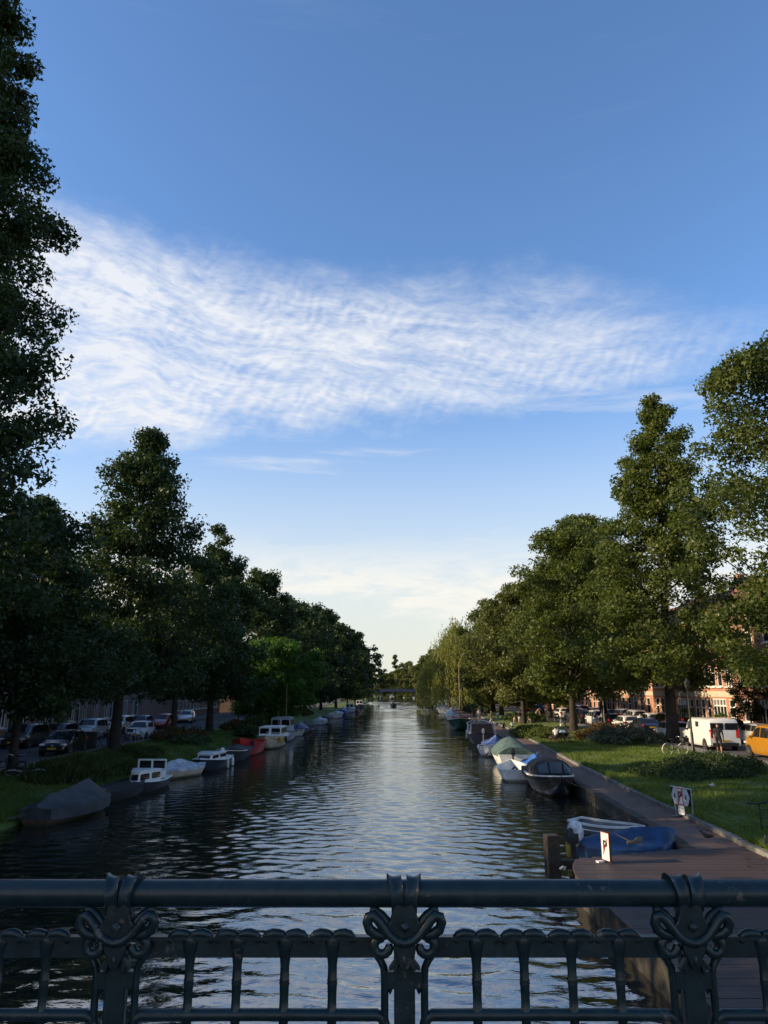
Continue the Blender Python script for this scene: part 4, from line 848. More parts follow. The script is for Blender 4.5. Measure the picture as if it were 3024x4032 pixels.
    def cabin(s, t0, t1, h, mat='white', wfrac=.78, rake0=.25, rake1=.45, win='glass', nside=2, nfront=2, roofmat=None, base=0.0, nback=0, wlo=.32, whi=.86, rnd=.05):
        x0, x1 = s.at(t0)[0], s.at(t1)[0]; zb = max(s.at(t0)[2], s.at(t1)[2]) * .5 + min(s.at(t0)[2], s.at(t1)[2]) * .5 + base - .04
        w0, w1 = min(s.at(t0)[1], s.B / 2) * wfrac, s.at(t1)[1] * wfrac; ins = .10
        bot = [(x0, -w0), (x1, -w1), (x1, w1), (x0, w0)]; top = [(x0 + rake0 * h, -w0 + ins * h), (x1 - rake1 * h, -w1 + ins * h * .5), (x1 - rake1 * h, w1 - ins * h * .5), (x0 + rake0 * h, w0 - ins * h)]
        mb = MB(); mb.loft([[(a, b_, zb) for a, b_ in bot], [(a, b_, zb + h) for a, b_ in top]], cap0=False); cb = mb.build('cabin', MP[mat], s.o, bevel=rnd)
        rf = MB(); c_ = [(sum(a for a, _ in top) / 4), 0]
        rf.loft([[(c_[0] + (a - c_[0]) * k1, b_ * k1, zb + h + z_) for a, b_ in top] for k1, z_ in ((1.06, -.01), (1.06, .03), (.8, .07))]); rf.build('roof', MP[roofmat or mat], cb, bevel=.012)
        faces = [(1, 2, nfront, 'front'), (0, 1, nside, 'side'), (3, 2, nside, 'side'), (3, 0, nback, 'back')]
        for i, j, k, _ in faces:
            for q in range(k):
                u0, u1 = (q + .10) / k, (q + .90) / k; A, B_, C_, D_ = Vector((*bot[i], zb)), Vector((*bot[j], zb)), Vector((*top[j], zb + h)), Vector((*top[i], zb + h))
                def pt(u, v): return (A.lerp(B_, u)).lerp(D_.lerp(C_, u), v)
                nrm = (B_ - A).cross(D_ - A).normalized(); cen = Vector(((x0 + x1) / 2, 0, zb + h / 2))
                if nrm.dot(A - cen) < 0: nrm = -nrm
                ring = []
                cs = [(u0, wlo + .08), (u0 + .06 / k, wlo), (u1 - .06 / k, wlo), (u1, wlo + .08), (u1, whi - .08), (u1 - .06 / k, whi), (u0 + .06 / k, whi), (u0, whi - .08)]
                w_ = MB(); w_.loft([[pt(u, v) + nrm * .004 for u, v in cs], [pt(u, v) + nrm * .014 for u, v in cs]]); w_.build('window', MP[win], cb)
        return cb
    def seat(s, ts, mat='lightwood'):
        for t in ts:
            xx, b_, zs, zk = s.at(t); MB().box((xx, 0, zs - .16), (.26, 2 * b_ * .86, .04)).build('thwart', MP[mat], s.o)
    def motor(s, mat='black', y=0.0, h=.55):
        x0, _, z0, _ = s.l[0]; mb = MB()
        mb.loft([[(x0 - .16 + a * k, y + b_ * k, z0 + z_) for a, b_ in ((-.17, -.11), (.14, -.12), (.17, 0), (.14, .12), (-.17, .11), (-.2, 0))] for k, z_ in ((.75, .02), (1, .10), (1.02, .28), (.8, .40), (.4, .44))])
        mb.box((x0 - .16, y, z0 - .3), (.12, .09, .8)); mb.tube([(x0 - .05, y, z0 + .2), (x0 + .35, y, z0 + .3)], .018, 6); return mb.build('outboard_motor', MP[mat], s.o, smooth=40)
    def fender(s, t, side, mat='white', r=.09):
        xx, b_, zs, zk = s.at(t); MB().lathe([(0, -.26), (r * .7, -.24), (r, -.14), (r, .14), (r * .7, .24), (.02, .28), (0, .34)], (xx, side * (b_ + r + .03), zs - .25), 10).build('fender', MP[mat], s.o, smooth=50)
    def rail(s, t0, t1, h=.45, mat='steel', sides=(-1, 1), k=4, r=.018):
        for sd in sides:
            pts = [s.at(t0 + (t1 - t0) * i / 8) for i in range(9)]; q = MB()
            q.tube([(p[0], sd * p[1] * .95, p[2] + h) for p in pts], r, 6)
            for i in range(0, 9, max(1, 8 // k)): q.tube([(pts[i][0], sd * pts[i][1] * .95, pts[i][2]), (pts[i][0], sd * pts[i][1] * .95, pts[i][2] + h)], r, 6)
            q.build('guard_rail', MP[mat], s.o, smooth=50)
    def mast(s, t, h, r=.04, mat='lightwood'):
        xx, _, zs, _ = s.at(t); MB().tube([(xx, 0, zs - .1), (xx, 0, zs + h * .6), (xx, 0, zs + h)], [r, r * .9, r * .5], 8).build('mast', MP[mat], s.o, smooth=50)
    def hood(s, t0, t1, h, c='black', w=.92):
        """a rounded canvas spray hood with clear panes facing the bow"""
        rings = []; n = 9
        for i in range(n):
            t = t0 + (t1 - t0) * i / (n - 1); xx, b_, zs, zk = s.at(t); k = i / (n - 1); hh = h * (1 - max(0, (k - .78) / .22) ** 2 * .86) * (.92 + .08 * math.sin(k * math.pi))
            rings.append([(xx + .10 * (1 - k), math.cos(g) * (b_ * w) * (1 if abs(math.cos(g)) > .9 else 1.0) if True else 0, zs - .02 + hh * max(0, math.sin(g)) ** .62) for g in np.linspace(math.pi, 0, 13)])
        mb = MB(); mb.loft(rings, close_ring=False, cap0=False, cap1=True); hd = mb.build('spray_hood', MC[c], s.o, smooth=50)
        A = rings[-3]; B_ = rings[-1]
        for j0, j1 in ((2, 5), (5, 8), (8, 11)):
            q = MB(); vs = []
            for rr_, off in ((rings[-2], .015), (rings[-1], .03)):
                for j in (j0, j1):
                    f = .12 if j == j0 else -.12; p = Vector(rr_[j]); vs.append(p + Vector((off + .02, f * .3, .03)))
            q.add(vs + [v + Vector((.012, 0, .012)) for v in vs], [(0, 1, 3, 2), (4, 5, 7, 6), (0, 1, 5, 4), (2, 3, 7, 6), (0, 2, 6, 4), (1, 3, 7, 5)]); q.build('window', M('clear_vinyl', (.055, .068, .080), .12, var=.2), hd)
    def ropes(s, pts, r=.014):
        MB().tube(pts, r, 5).build('mooring_rope', MP['rope'], s.o, smooth=50)
def hd(dx, dy): return math.atan2(dy, dx)
UP, DN = hd(.04, 1), hd(-.04, -1)
LG, RG = 'boats moored along the left bank', 'boats moored along the right quay'
# left bank, near to far
b = Boat('covered_boat', 'old wooden boat under a tented dark grey tarpaulin, nearest on the left', -12.05, 30.4, hd(.55, 4.6), 5.1, 2.05, .50, .10, 'wood', 'wood', tr=.55, group=LG)
b.tarp('grey', [(0, .10), (.14, .40), (.30, .46), (.52, .56), (.70, .70), (.74, .58), (.92, .12), (1, .02)], over=.36, sag=.10, seed=4); b.ropes([(-2.3, .3, .55), (-2.7, .7, .35), (-3.1, 1.1, .3)])
q = MB(); x_, b_, z_, k_ = b.at(.72); q.tube([(x_, 0, z_ - .1), (x_, 0, z_ + .78)], .025, 6); q.build('tent_pole', MP['wood'], b.o)
b = Boat('rowing_boat', 'dark open boat with black tarp wedged behind the tented boat', -12.0, 35.0, hd(.8, 3.6), 4.6, 1.65, .42, .35, 'darkgrey', 'black', tr=.6, group=LG); b.tarp('black', [(0, .05), (.45, .10), (.8, .02)], t1=.72, seed=5); b.seat((.3, .78), 'brown')
b = Boat('cabin_boat', 'small white cabin boat with tall twin windowed backrest, third on the left', -11.55, 37.9, DN, 4.9, 1.95, .50, .2, 'darkgrey', 'white', 'white', open_=False, group=LG)
b.cabin(.50, .93, .62, 'white', .93, .05, .30, nside=2, nfront=1, wlo=.28, whi=.80)
q = MB(); xa, bb, zz_, _ = b.at(.34)
for y0, y1, z0, z1 in ((-.88, .88, .0, .14), (-.88, .88, .60, .70), (-.88, -.78, .14, .60), (-.06, .06, .14, .60), (.78, .88, .14, .60)): q.box((xa, (y0 + y1) / 2, zz_ + .45 + (z0 + z1) / 2), (.08, y1 - y0, z1 - z0))
q.box((xa + .45, 0, zz_ + .30), (.95, 1.76, .36)); q.box((xa - .0, .83, zz_ + .2), (.10, .10, .6)); q.box((xa, -.83, zz_ + .2), (.1, .1, .6)); wf = q.build('windscreen_frame', MP['white'], b.o, bevel=.02)
b.o.scale = (.82, .82, .82)
for y0 in (-.42, .42): MB().box((xa, y0, zz_ + .82), (.02, .70, .44)).build('window', MP['glass'], wf)
b.motor('black')
b = Boat('dinghy', 'cream dinghy under a peaked silver cover beside the white cabin boat', -11.4, 43.4, hd(.55, 1), 3.9, 1.75, .46, .12, 'cream', 'offwhite', tr=.7, group=LG, strake='offwhite'); b.tarp('silver', [(0, .02), (.35, .42), (.5, .45), (.8, .1), (1, 0)], over=.12, sag=.10, seed=7)
b = Boat('cabin_boat', 'navy boat with rounded white cuddy cabin and hanging fenders on the left', -10.75, 48.2, DN, 5.0, 2.0, .50, .22, 'navy', 'white', 'white', open_=False, group=LG)
b.cabin(.40, .86, .38, 'white', .86, .2, .75, nside=2, nfront=1, wlo=.35, whi=.82, rnd=.10); b.fender(.55, 1, 'offwhite'); b.fender(.25, 1, 'white'); b.motor('white')
b = Boat('open_boat', 'dark grey sloop with pale rope gunwale and grey cover on the left', -10.5, 53.6, DN, 5.4, 2.1, .62, .22, 'darkgrey', 'offwhite', tr=.8, group=LG, rim_r=.05); b.tarp('grey', [(0, .1), (.3, .30), (.5, .08)], t1=.5, seed=8); b.seat((.72,))
b = Boat('open_boat', 'bright red steel boat with raised bow, moored on the left', -10.3, 58.4, DN, 5.6, 2.3, .78, .55, 'red', 'red', 'red', tr=.8, group=LG); b.seat((.35, .62), 'maroon'); b.fender(.85, 1, 'rubber', .11)
b = Boat('cabin_cruiser', 'white cabin cruiser with wide front windows and yellow buoy, on the left', -9.5, 65.4, DN, 6.6, 2.4, .85, .25, 'cream', 'offwhite', 'white', open_=False, group=LG, strake='brown')
b.cabin(.25, .68, .78, 'white', .88, .05, .18, nside=3, nfront=2, wlo=.35, whi=.90); b.fender(.78, 1, 'yellow', .16); b.fender(.62, 1, 'rubber', .11); b.rail(.70, .98, .3, sides=(1,))
b = Boat('wheelhouse_boat', 'weathered grey wheelhouse boat with thin mast behind the white cruiser', -9.7, 73.0, DN, 7.4, 2.4, .80, .4, 'pale_grey', 'darkgrey', 'grey', open_=False, group=LG)
b.cabin(.28, .62, 1.3, 'pale_grey', .82, .02, .05, nside=4, nfront=2, roofmat='grey', wlo=.48, whi=.88, rnd=.02); b.mast(.22, 4.3); b.mast(.80, 1.9, .03); b.tarp('blue', [(0, .1), (.5, .3), (1, .05)], .0, .24, seed=9)
b = Boat('rowing_boat', 'cream rowing boat with tan thwarts after the wheelhouse boat', -9.3, 80.5, DN, 4.2, 1.7, .5, .2, 'offwhite', 'cream', 'lightwood', group=LG); b.seat((.3, .6))
b = Boat('covered_boat', 'boat under a rounded blue tarp after the cream rowing boat', -9.4, 86.0, UP, 5.0, 1.9, .5, .2, 'darkgrey', 'darkgrey', group=LG); b.tarp('blue', [(0, .1), (.3, .62), (.7, .62), (1, .05)], over=.3, seed=10)
b = Boat('covered_boat', 'boat under a flat charcoal tarp beneath the bright green tree', -9.4, 92.5, UP, 5.4, 2.0, .55, .2, 'black', 'black', group=LG); b.tarp('charcoal', [(0, .1), (.4, .55), (.7, .35), (1, .05)], over=.3, seed=11)
b = Boat('covered_boat', 'boat under a pale grey cover just past the bright green tree', -8.9, 107, UP, 4.6, 1.9, .6, .2, 'pale_grey', 'offwhite', group=LG); b.tarp('pale', [(0, .1), (.4, .50), (1, .02)], over=.4, seed=12)
b = Boat('open_boat', 'low black sloop past the pale covered boat on the far left', -8.7, 115, UP, 6.0, 2.1, .65, .3, 'black', 'darkgrey', group=LG); b.tarp('charcoal', [(0, .2), (.5, .45), (1, .05)], seed=13)
b = Boat('covered_boat', 'whitish boat with grey top before the bright blue tarps, far left', -8.2, 131, UP, 6.2, 2.4, .8, .3, 'offwhite', 'white', group=LG); b.tarp('pale', [(0, .25), (.5, .35), (1, .05)], over=.1, seed=14)
b = Boat('covered_boat', 'boat under a bright blue tarpaulin, far along the left bank', -7.9, 148, UP, 6.0, 2.3, .7, .2, 'navy', 'navy', group=LG); b.tarp('violet', [(0, .3), (.5, .8), (1, .1)], over=.4, seed=15)
b = Boat('cabin_boat', 'pale cabin boat with dark windows behind the far blue tarpaulin', -7.3, 164, DN, 7, 2.4, .8, .3, 'offwhite', 'white', 'white', open_=False, group=LG); b.cabin(.3, .7, 1.0, 'white')
b = Boat('covered_boat', 'dark covered boat after the pale far cabin boat, left bank', -6.9, 180, UP, 6.5, 2.4, .8, .2, 'navy', 'navy', group=LG); b.tarp('charcoal', [(0, .3), (.5, .7), (1, .1)], over=.3, seed=16)
b = Boat('cabin_boat', 'last boat on the left bank before the drooping willow', -6.4, 200, DN, 7, 2.5, .9, .3, 'darkgrey', 'white', 'white', open_=False, group=LG); b.cabin(.3, .72, 1.1, 'offwhite')
# right quay, near to far
b = Boat('covered_boat', 'boat under a blue tarpaulin with bagged outboard motor beside the wooden dock', 6.85, 22.45, hd(1, .06), 2.75, 1.75, .42, .12, 'darkgrey', 'darkgrey', tr=.8, group=RG)
b.tarp('blue', [(0, .05), (.12, .22), (.3, .30), (.6, .42), (.95, .36), (1, .25)], over=.36, sag=.02, seed=21)
b.motor('darkgrey', h=.6)
bag = MB(); rr_ = random.Random(5); bag.loft([[(-1.42 + math.cos(g) * k * rr_.uniform(.85, 1.1), .05 + math.sin(g) * k * .75 * rr_.uniform(.85, 1.1), .42 + z_ + rr_.uniform(-.02, .02)) for g in np.linspace(0, 2 * math.pi, 11)[:-1]] for k, z_ in ((.05, 0), (.16, .08), (.22, .25), (.24, .42), (.17, .60), (.05, .70))]); bag.build('motor_bag', M('plastic_bag', (.55, .57, .60), .4, var=.35, scale=7, bump=.5, bscale=12), b.o, smooth=50)
b.fender(.0, 1, 'yellow', .12); b.ropes([(-.9, -.3, .80), (-.5, -.5, .84), (-.25, -.85, .72), (.1, -1.0, .62)])
kn = MB(); kn.tube([(-.3, -.86, .66), (.05, -.92, .72), (.12, -.86, .78), (.0, -.8, .74), (-.08, -.88, .68)], .05, 6); kn.build('rope_coil', MP['rope'], b.o, smooth=50)
b = Boat('dinghy', 'grey aluminium dinghy with white rims, bow against the quay', 7.35, 25.9, hd(1.0, -1.0), 2.45, 1.15, .40, .10, 'grey', 'white', 'grey', tr=.80, group=RG, strake='white'); b.seat((.55,), 'grey'); b.ropes([(1.15, 0, .45), (1.3, .1, .42), (1.5, .3, .50)])
b = Boat('sloop', 'black sloop with white rope gunwale and black spray hood at the quay', 7.98, 37.6, hd(-.03, -1), 6.0, 2.1, .72, .25, 'black', 'white', 'inner', tr=.8, group=RG, rim_r=.06, strake='darkgrey')
b.hood(.30, .72, .78); b.tarp('black', [(0, .05), (.2, .12), (.35, .1)], 0, .30, seed=23)
q = MB(); q.tube([(-2.6, -.5, .9), (-2.9, .0, 1.55), (-2.7, .35, .95)], .025, 6); q.build('folded_pole', MP['steel'], b.o)
b = Boat('dinghy', 'white open dinghy with a dark anchor inside, beside the black sloop', 7.15, 42.6, hd(.06, 1), 3.5, 1.85, .52, .3, 'white', 'white', 'white', tr=.88, group=RG)
q = MB(); q.tube([(.2, .1, .45), (.3, -.05, .55), (.15, -.2, .5), (.25, -.1, .38)], .045, 6); q.tube([(.25, 0, .5), (-.1, .2, .42), (-.2, 0, .42)], .03, 5); q.build('anchor', MP['rubber'], b.o)
b = Boat('covered_boat', 'boat with crumpled bright blue sheet between the dinghy and the quay', 8.6, 44.2, UP, 4.4, 1.7, .5, .2, 'darkgrey', 'darkgrey', 'inner', group=RG); b.tarp('bright', [(0, .15), (.3, .42), (.5, .62), (.75, .35), (1, .1)], .12, .95, sag=.14, over=.2, seed=24); b.seat((.05,), 'grey')
b = Boat('covered_boat', 'white motor boat under a high grey green canvas tent', 8.2, 50.2, UP, 6.4, 2.35, .75, .3, 'white', 'white', 'white', tr=.9, group=RG); b.tarp('green', [(0, .10), (.06, .45), (.35, .86), (.62, .88), (.8, .5), (1, .1)], .05, 1.0, over=.10, sag=-.16, seed=25); b.motor('black', .25)
b = Boat('rowing_boat', 'white rowing boat with red inside, half hidden by the canvas tent boat', 7.75, 57.2, DN, 3.6, 1.6, .55, .3, 'white', 'white', 'maroon', group=RG); b.seat((.4,), 'maroon')
b = Boat('covered_boat', 'boat under a pointed violet blue tarp behind the dark cabin boat', 8.9, 62.2, UP, 4.8, 2.0, .5, .2, 'grey', 'grey', group=RG); b.tarp('violet', [(0, .05), (.25, .75), (.5, .45), (1, .1)], over=.28, sag=.12, seed=26)
b = Boat('cabin_boat', 'dark hulled boat with white guard rails and brown cockpit front', 8.9, 71.2, UP, 6.4, 2.45, .85, .35, 'navy', 'offwhite', 'offwhite', tr=.92, open_=False, group=RG, rim_r=.07)
b.cabin(.10, .74, .78, 'brown', .84, .02, .3, nside=2, nfront=2, roofmat='brown', wlo=.4, whi=.85, rnd=.02); b.rail(.0, .95, .75, 'white', k=4, r=.028); b.motor('offwhite', 0, .7); b.fender(.3, 1, 'offwhite')
b = Boat('barge', 'dark green steel barge with reddish deck and thin mast at the quay', 9.5, 95.5, hd(-.10, -1), 8.2, 3.1, 1.0, .45, 'green', 'offwhite', 'maroon', tr=.75, open_=False, group=RG, rim_r=.06); b.mast(.62, 7.0, .06); b.cabin(.2, .5, .35, 'maroon', .7, nside=0, nfront=0)
b = Boat('open_boat', 'low maroon boat just beyond the green barge', 10.2, 107, UP, 5.5, 2.2, .7, .2, 'maroon', 'offwhite', 'maroon', group=RG); b.tarp('tan', [(0, .1), (.5, .3), (1, .05)], seed=27)
b = Boat('covered_boat', 'boat under a pale grey green cover beyond the maroon boat', 11.0, 124, UP, 6.5, 2.6, .75, .3, 'pale_grey', 'white', group=RG); b.tarp('pale', [(0, .3), (.4, 1.2), (.6, 1.2), (1, .1)], over=.2, seed=28)
b = Boat('covered_boat', 'white boat with white canvas top moored far along the quay', 12.2, 158, UP, 6.5, 2.8, .95, .3, 'pale_grey', 'white', group=RG); b.tarp('silver', [(0, .6), (.5, .9), (1, .1)], over=.2, seed=29)
b = Boat('covered_boat', 'boat with blue hull and grey cover before the white cruiser far right', 13.4, 186, UP, 7, 2.6, .8, .3, 'navy', 'white', group=RG); b.tarp('pale', [(0, .3), (.5, .8), (1, .1)], over=.2, seed=30)
b = Boat('cabin_cruiser', 'black hulled cruiser with white cabin far along the right quay', 13.0, 212, DN, 9, 3.2, 1.2, .4, 'black', 'white', 'white', open_=False, group=RG); b.cabin(.25, .75, 1.3, 'white', nside=3)
b = Boat('cabin_boat', 'small white cabin boat with dark door near the footbridge', 15.0, 268, DN, 7, 2.8, 1.0, .3, 'offwhite', 'white', 'white', open_=False, group=RG); b.cabin(.2, .7, 1.5, 'white', nfront=1)
b = Boat('covered_boat', 'low pale boat before the footbridge, right of the canal', 15.6, 292, UP, 7, 2.8, .9, .3, 'grey', 'white', group=RG); b.tarp('pale', [(0, .4), (.5, .9), (1, .1)], seed=31)
b = Boat('cabin_boat', 'grey cabin boat moored closest to the footbridge on the right', 15.2, 325, DN, 8, 3.0, 1.0, .3, 'darkgrey', 'white', 'white', open_=False, group=RG); b.cabin(.2, .7, 1.4, 'pale_grey')
# mooring lines to the bank
for bt, x_, y_, rz_, gr_ in BOATS:
    if y_ > 130 or y_ < 23.5: continue
    for t_ in (.06, .94):
        st_ = bt.at(t_); c_, s_ = math.cos(rz_), math.sin(rz_); wx, wy = x_ + st_[0] * c_, y_ + st_[0] * s_
        ex = xL(wy) - .55 if gr_ == LG else xR(wy) + .2; ey = wy + (.9 if t_ > .5 else -.9) * (1 if s_ > 0 else -1); ez = lawn_z_left(ex, ey) + .06 if gr_ == LG else Z_PATH + .02
        def loc(px, py, pz): return ((px - x_) * c_ + (py - y_) * s_, -(px - x_) * s_ + (py - y_) * c_, pz)
        bt.ropes([loc(wx + (ex - wx) * q, wy + (ey - wy) * q, st_[2] + .03 + (ez - st_[2] - .03) * q - .16 * math.sin(q * math.pi)) for q in (0, .25, .5, .75, 1)], .012)
# under way on the canal
bm = Boat('motor_boat', 'small black motor boat under way in mid canal with two people', 2.65, 212, DN, 5.2, 2.0, .75, .25, 'black', 'black', 'inner'); bm.motor('black')
MWAKE = MWATER
bf = Boat('motor_boat', 'distant motor boat with white top in front of the footbridge', 3.9, 385, DN, 7, 2.8, 1.0, .3, 'darkgrey', 'white', 'white', open_=False); bf.cabin(.2, .7, 1.3, 'pale_grey')
wk = MB()
for sd in (-1, 1):
    for k0, ln in ((0, 9.0), (.9, 7.0)):
        rings = []
        for i in range(12):
            t = i / 11; x_ = 2.65 + sd * (.9 + k0 * .5 + ln * t * .95); y_ = 212 + 1.0 + k0 + ln * t * 1.5; hgt = .11 * (1 - t) * min(1, t * 6 + .3)
            rings.append([(x_ - .05, y_ - .35, -.01), (x_, y_, hgt), (x_ + .05, y_ + .35, -.01)])
        wk.loft(rings, close_ring=False, cap0=False, cap1=False)
tag(wk.build('wake', MWATER, smooth=80), 'spreading wake behind the small black motor boat', 'wake', kind='stuff')
# ------------------------------------------------------------------ cars
def carpaint(name, c, rough=.28): return M(name, c, rough, var=.05, scale=2, coat=.8)
CP = {'black': carpaint('car_black', (.008, .008, .010)), 'white': carpaint('car_white', (.70, .70, .69)), 'silver': carpaint('car_silver', (.40, .41, .42)), 'grey': carpaint('car_grey', (.09, .10, .11)), 'red': carpaint('car_red', (.30, .012, .012)),
      'navy': carpaint('car_navy', (.010, .014, .030)), 'yellow': carpaint('car_yellow', (.36, .165, .008), .35), 'teal': carpaint('car_teal', (.10, .16, .16)), 'orange': carpaint('car_orange', (.50, .07, .02))}
MPLATE = M('number_plate', (.52, .33, .03), .5, var=.1); MLAMP = M('lamp_lens', (.6, .62, .62), .15, var=.1); MTAIL = M('tail_lens', (.32, .010, .010), .2, var=.15)
MTYRE = M('tyre_rubber', (.012, .012, .012), .85); MRIM = M('alloy', (.38, .39, .40), .35, .8); MTRIM = M('black_trim', (.012, .012, .013), .6)
PROF = {
    'hatch': dict(top=[(0, .60), (.035, .72), (.10, .80), (.25, .93), (.41, 1.40), (.50, 1.46), (.70, 1.46), (.86, 1.38), (.965, .98), (1, .86)], ws=(.265, .40), rw=(.872, .955), side=[(.34, .52), (.535, .72), (.735, .84)]),
    'sedan': dict(top=[(0, .58), (.035, .70), (.10, .78), (.27, .92), (.40, 1.36), (.50, 1.42), (.65, 1.41), (.74, 1.33), (.86, 1.00), (.97, .96), (1, .84)], ws=(.285, .395), rw=(.75, .85), side=[(.35, .50), (.515, .66), (.675, .75)]),
    'suv': dict(top=[(0, .72), (.03, .86), (.08, .96), (.24, 1.06), (.36, 1.56), (.46, 1.64), (.80, 1.62), (.90, 1.54), (.97, 1.10), (1, .95)], ws=(.255, .355), rw=(.905, .962), side=[(.32, .50), (.515, .70), (.715, .86)]),
    'wagon': dict(top=[(0, .58), (.035, .72), (.10, .80), (.25, .93), (.38, 1.40), (.47, 1.46), (.80, 1.45), (.90, 1.38), (.97, .98), (1, .86)], ws=(.262, .375), rw=(.905, .962), side=[(.33, .49), (.505, .67), (.685, .86)]),
    'mpv': dict(top=[(0, .66), (.03, .78), (.08, .88), (.20, 1.04), (.36, 1.56), (.46, 1.64), (.80, 1.60), (.92, 1.50), (.975, 1.06), (1, .9)], ws=(.212, .355), rw=(.925, .970), side=[(.28, .48), (.50, .70), (.72, .88)]),
    'van': dict(top=[(0, .80), (.03, .98), (.07, 1.06), (.16, 1.22), (.27, 1.84), (.34, 1.95), (.80, 1.97), (.965, 1.95), (.99, 1.80), (1, 1.2)], ws=(.172, .262), rw=None, side=[(.23, .37)]),
}
def car(name, label, x, y, rz, kind, paint, L, W, H=None, z0=.95, group=None, cat='car', plate=True):
    pr = PROF[kind]; base_h = max(z for _, z in pr['top']); H = H or base_h; kz = H / base_h
    xs_, zs_ = [a for a, _ in pr['top']], [z * kz for _, z in pr['top']]; van = kind == 'van'
    zbelt = (.96 if kind in ('suv', 'mpv') else 1.12 if van else .90) * kz
    o = thing(name, label, cat, (x, y, z0), rz, group)
    def ring(s):
        zt = float(np.interp(s, xs_, zs_)); w_ = W / 2 * float(np.interp(s, [0, .03, .12, .3, .8, .94, 1], [.72, .86, .97, 1, 1, .95, .86] if not van else [.80, .92, .99, 1, 1, 1, .97]))
        zb_ = min(zbelt, zt - .03); g = min(1, max(0, (zt - zb_ - .05) / .35)); inr = .90 if van else .79
        xx = L / 2 - L * s; lo_ = .22 + .10 * max(0, (abs(s - .5) - .42) / .08)
        h = [(w_ * .90, lo_), (w_, .36), (w_ * 1.0, .62 * kz if zt > .7 else zt - .08), (w_ * .97, zb_), (w_ * (.93 * (1 - g) + (inr + .03) * g), zb_ + (zt - zb_) * (.70 if not g else .88)), (w_ * (.80 * (1 - g) + (inr - .10) * g), zt), (0, zt + .02)]
        return [Vector((xx, a, c)) for a, c in h] + [Vector((xx, -a, c)) for a, c in h[-2::-1]]
    ss = sorted(set(xs_ + [.15, .33, .6, .76, .93])); mb = MB(); mb.loft([ring(s) for s in ss]); body = mb.build('body', CP[paint], o, smooth=38)
    def patch(nm, mat, s0, s1, sel, cuts, par=None, off=.012):
        rows = [[sel(ring(s0 + (s1 - s0) * i / cuts), k) for k in range(7)] for i in range(cuts + 1)]
        cen = Vector(((rows[0][0].x + rows[-1][0].x) / 2, 0, .8)); q = MB(); n = 7; outp = []
        for r_ in rows:
            for p in r_:
                d = p - cen; d.x *= .25 if nm != 'rear_window' and nm != 'windscreen' else 1.0; outp.append(p + d.normalized() * off)
        q.add(outp, [(i * n + j, i * n + j + 1, (i + 1) * n + j + 1, (i + 1) * n + j) for i in range(cuts) for j in range(n - 1)]); return q.build(nm, mat, par or o, smooth=60)
    def acr(r_, k): t = k / 6; a, c = r_[4], r_[8]; m_ = r_[6]; u = (t - .5) * 2 * .93; e = a if u >= 0 else c; p = m_.lerp(r_[5] if u >= 0 else r_[7], min(1, abs(u) / .75)); return p if abs(u) <= .75 else (r_[5] if u >= 0 else r_[7]).lerp(e, (abs(u) - .75) / .25)
    patch('windscreen', MCARGL, *pr['ws'], acr, 4)
    if pr['rw']: patch('rear_window', MCARGL, *pr['rw'], acr, 4)
    else:
        for sd in (-1, 1): MB().box((-L / 2 - .002, sd * W * .235, 1.50 * kz), (.02, W * .42, .42)).build('rear_window', MCARGL, o, bevel=.02)
        for sd in (1, -1): MB().box((-L / 2 + L * .42, sd * (W / 2 * .945), 1.50 * kz), (.55, .02, .46)).build('side_window', MCARGL, o, bevel=.02)
    for s0, s1 in pr['side']:
        for sd in (0, 1):
            def sel(r_, k, sd=sd): a, c = (r_[3], r_[4]) if sd == 0 else (r_[9], r_[8]); return a.lerp(c, .10 + .80 * k / 6)
            patch('side_window', MCARGL, s0, s1, sel, 3)
    wr = .31 if not van else .33
    for fx in (.175, .815):
        for sd in (-1, 1):
            wx, wy = L / 2 - L * fx, sd * (W / 2 - .085)
            def lat(prof, n=18): q = MB().lathe(prof, n=n); q.v = [(wx + a, wy + sd * z_, wr + c) for a, c, z_ in q.v]; return q
            lat([(wr + .07, .0), (wr + .07, .090), (wr + .04, .094), (wr - .05, .094)]).build('wheel_arch', MTRIM, o, smooth=40)
            wh = lat([(wr - .10, -.10), (wr - .02, -.10), (wr, -.07), (wr, .07), (wr - .02, .108), (wr - .10, .112)]); wo_ = wh.build('wheel', MTYRE, o, smooth=40)
            lat([(.02, .118), (.09, .112), (wr - .12, .108), (wr - .09, .116), (wr - .09, .05)], 14).build('rim', MRIM, wo_, smooth=30)
    for sd in (-1, 1):
        zl = (.66 if not van else .88) * kz
        hl = MB(); hl.box((L / 2 - .10, sd * W * .37, zl + .03), (.26, W * .17, .13), rz=-sd * .5); hl.build('headlight', MLAMP, o, bevel=.03)
        tl = MB(); tz = (.88 if kind not in ('van', 'suv', 'mpv') else 1.05) * kz; tl.box((-L / 2 + .07, sd * W * .415, tz), (.20, W * .11, .18 if not van else .50), rz=sd * .3); tl.build('tail_light', MTAIL, o, bevel=.02)
        mr = MB(); mx = L / 2 - L * (pr['ws'][0] + .07); mr.box((mx, sd * (W / 2 + .07), zbelt + .06), (.12, .20, .13)); mr.build('mirror', CP[paint] if not van else MTRIM, o, bevel=.03)
    gr = MB(); gr.box((L / 2 - .005, 0, .40), (.06, W * .62, .16)); gr.build('grille', MTRIM, o, bevel=.01)
    bb = MB(); bb.box((-L / 2 + .03, 0, .40), (.12, W * .84, .20)); bb.build('bumper', MTRIM if van else CP[paint], o, bevel=.03)
    if plate:
        MB().box((L / 2 + .032, 0, .47), (.02, .52, .11)).build('number_plate', MPLATE, o); MB().box((-L / 2 - (.035 if van else .02), (.0), .62 if van else .74), (.05, .52, .11)).build('number_plate', MPLATE, o)
    return o
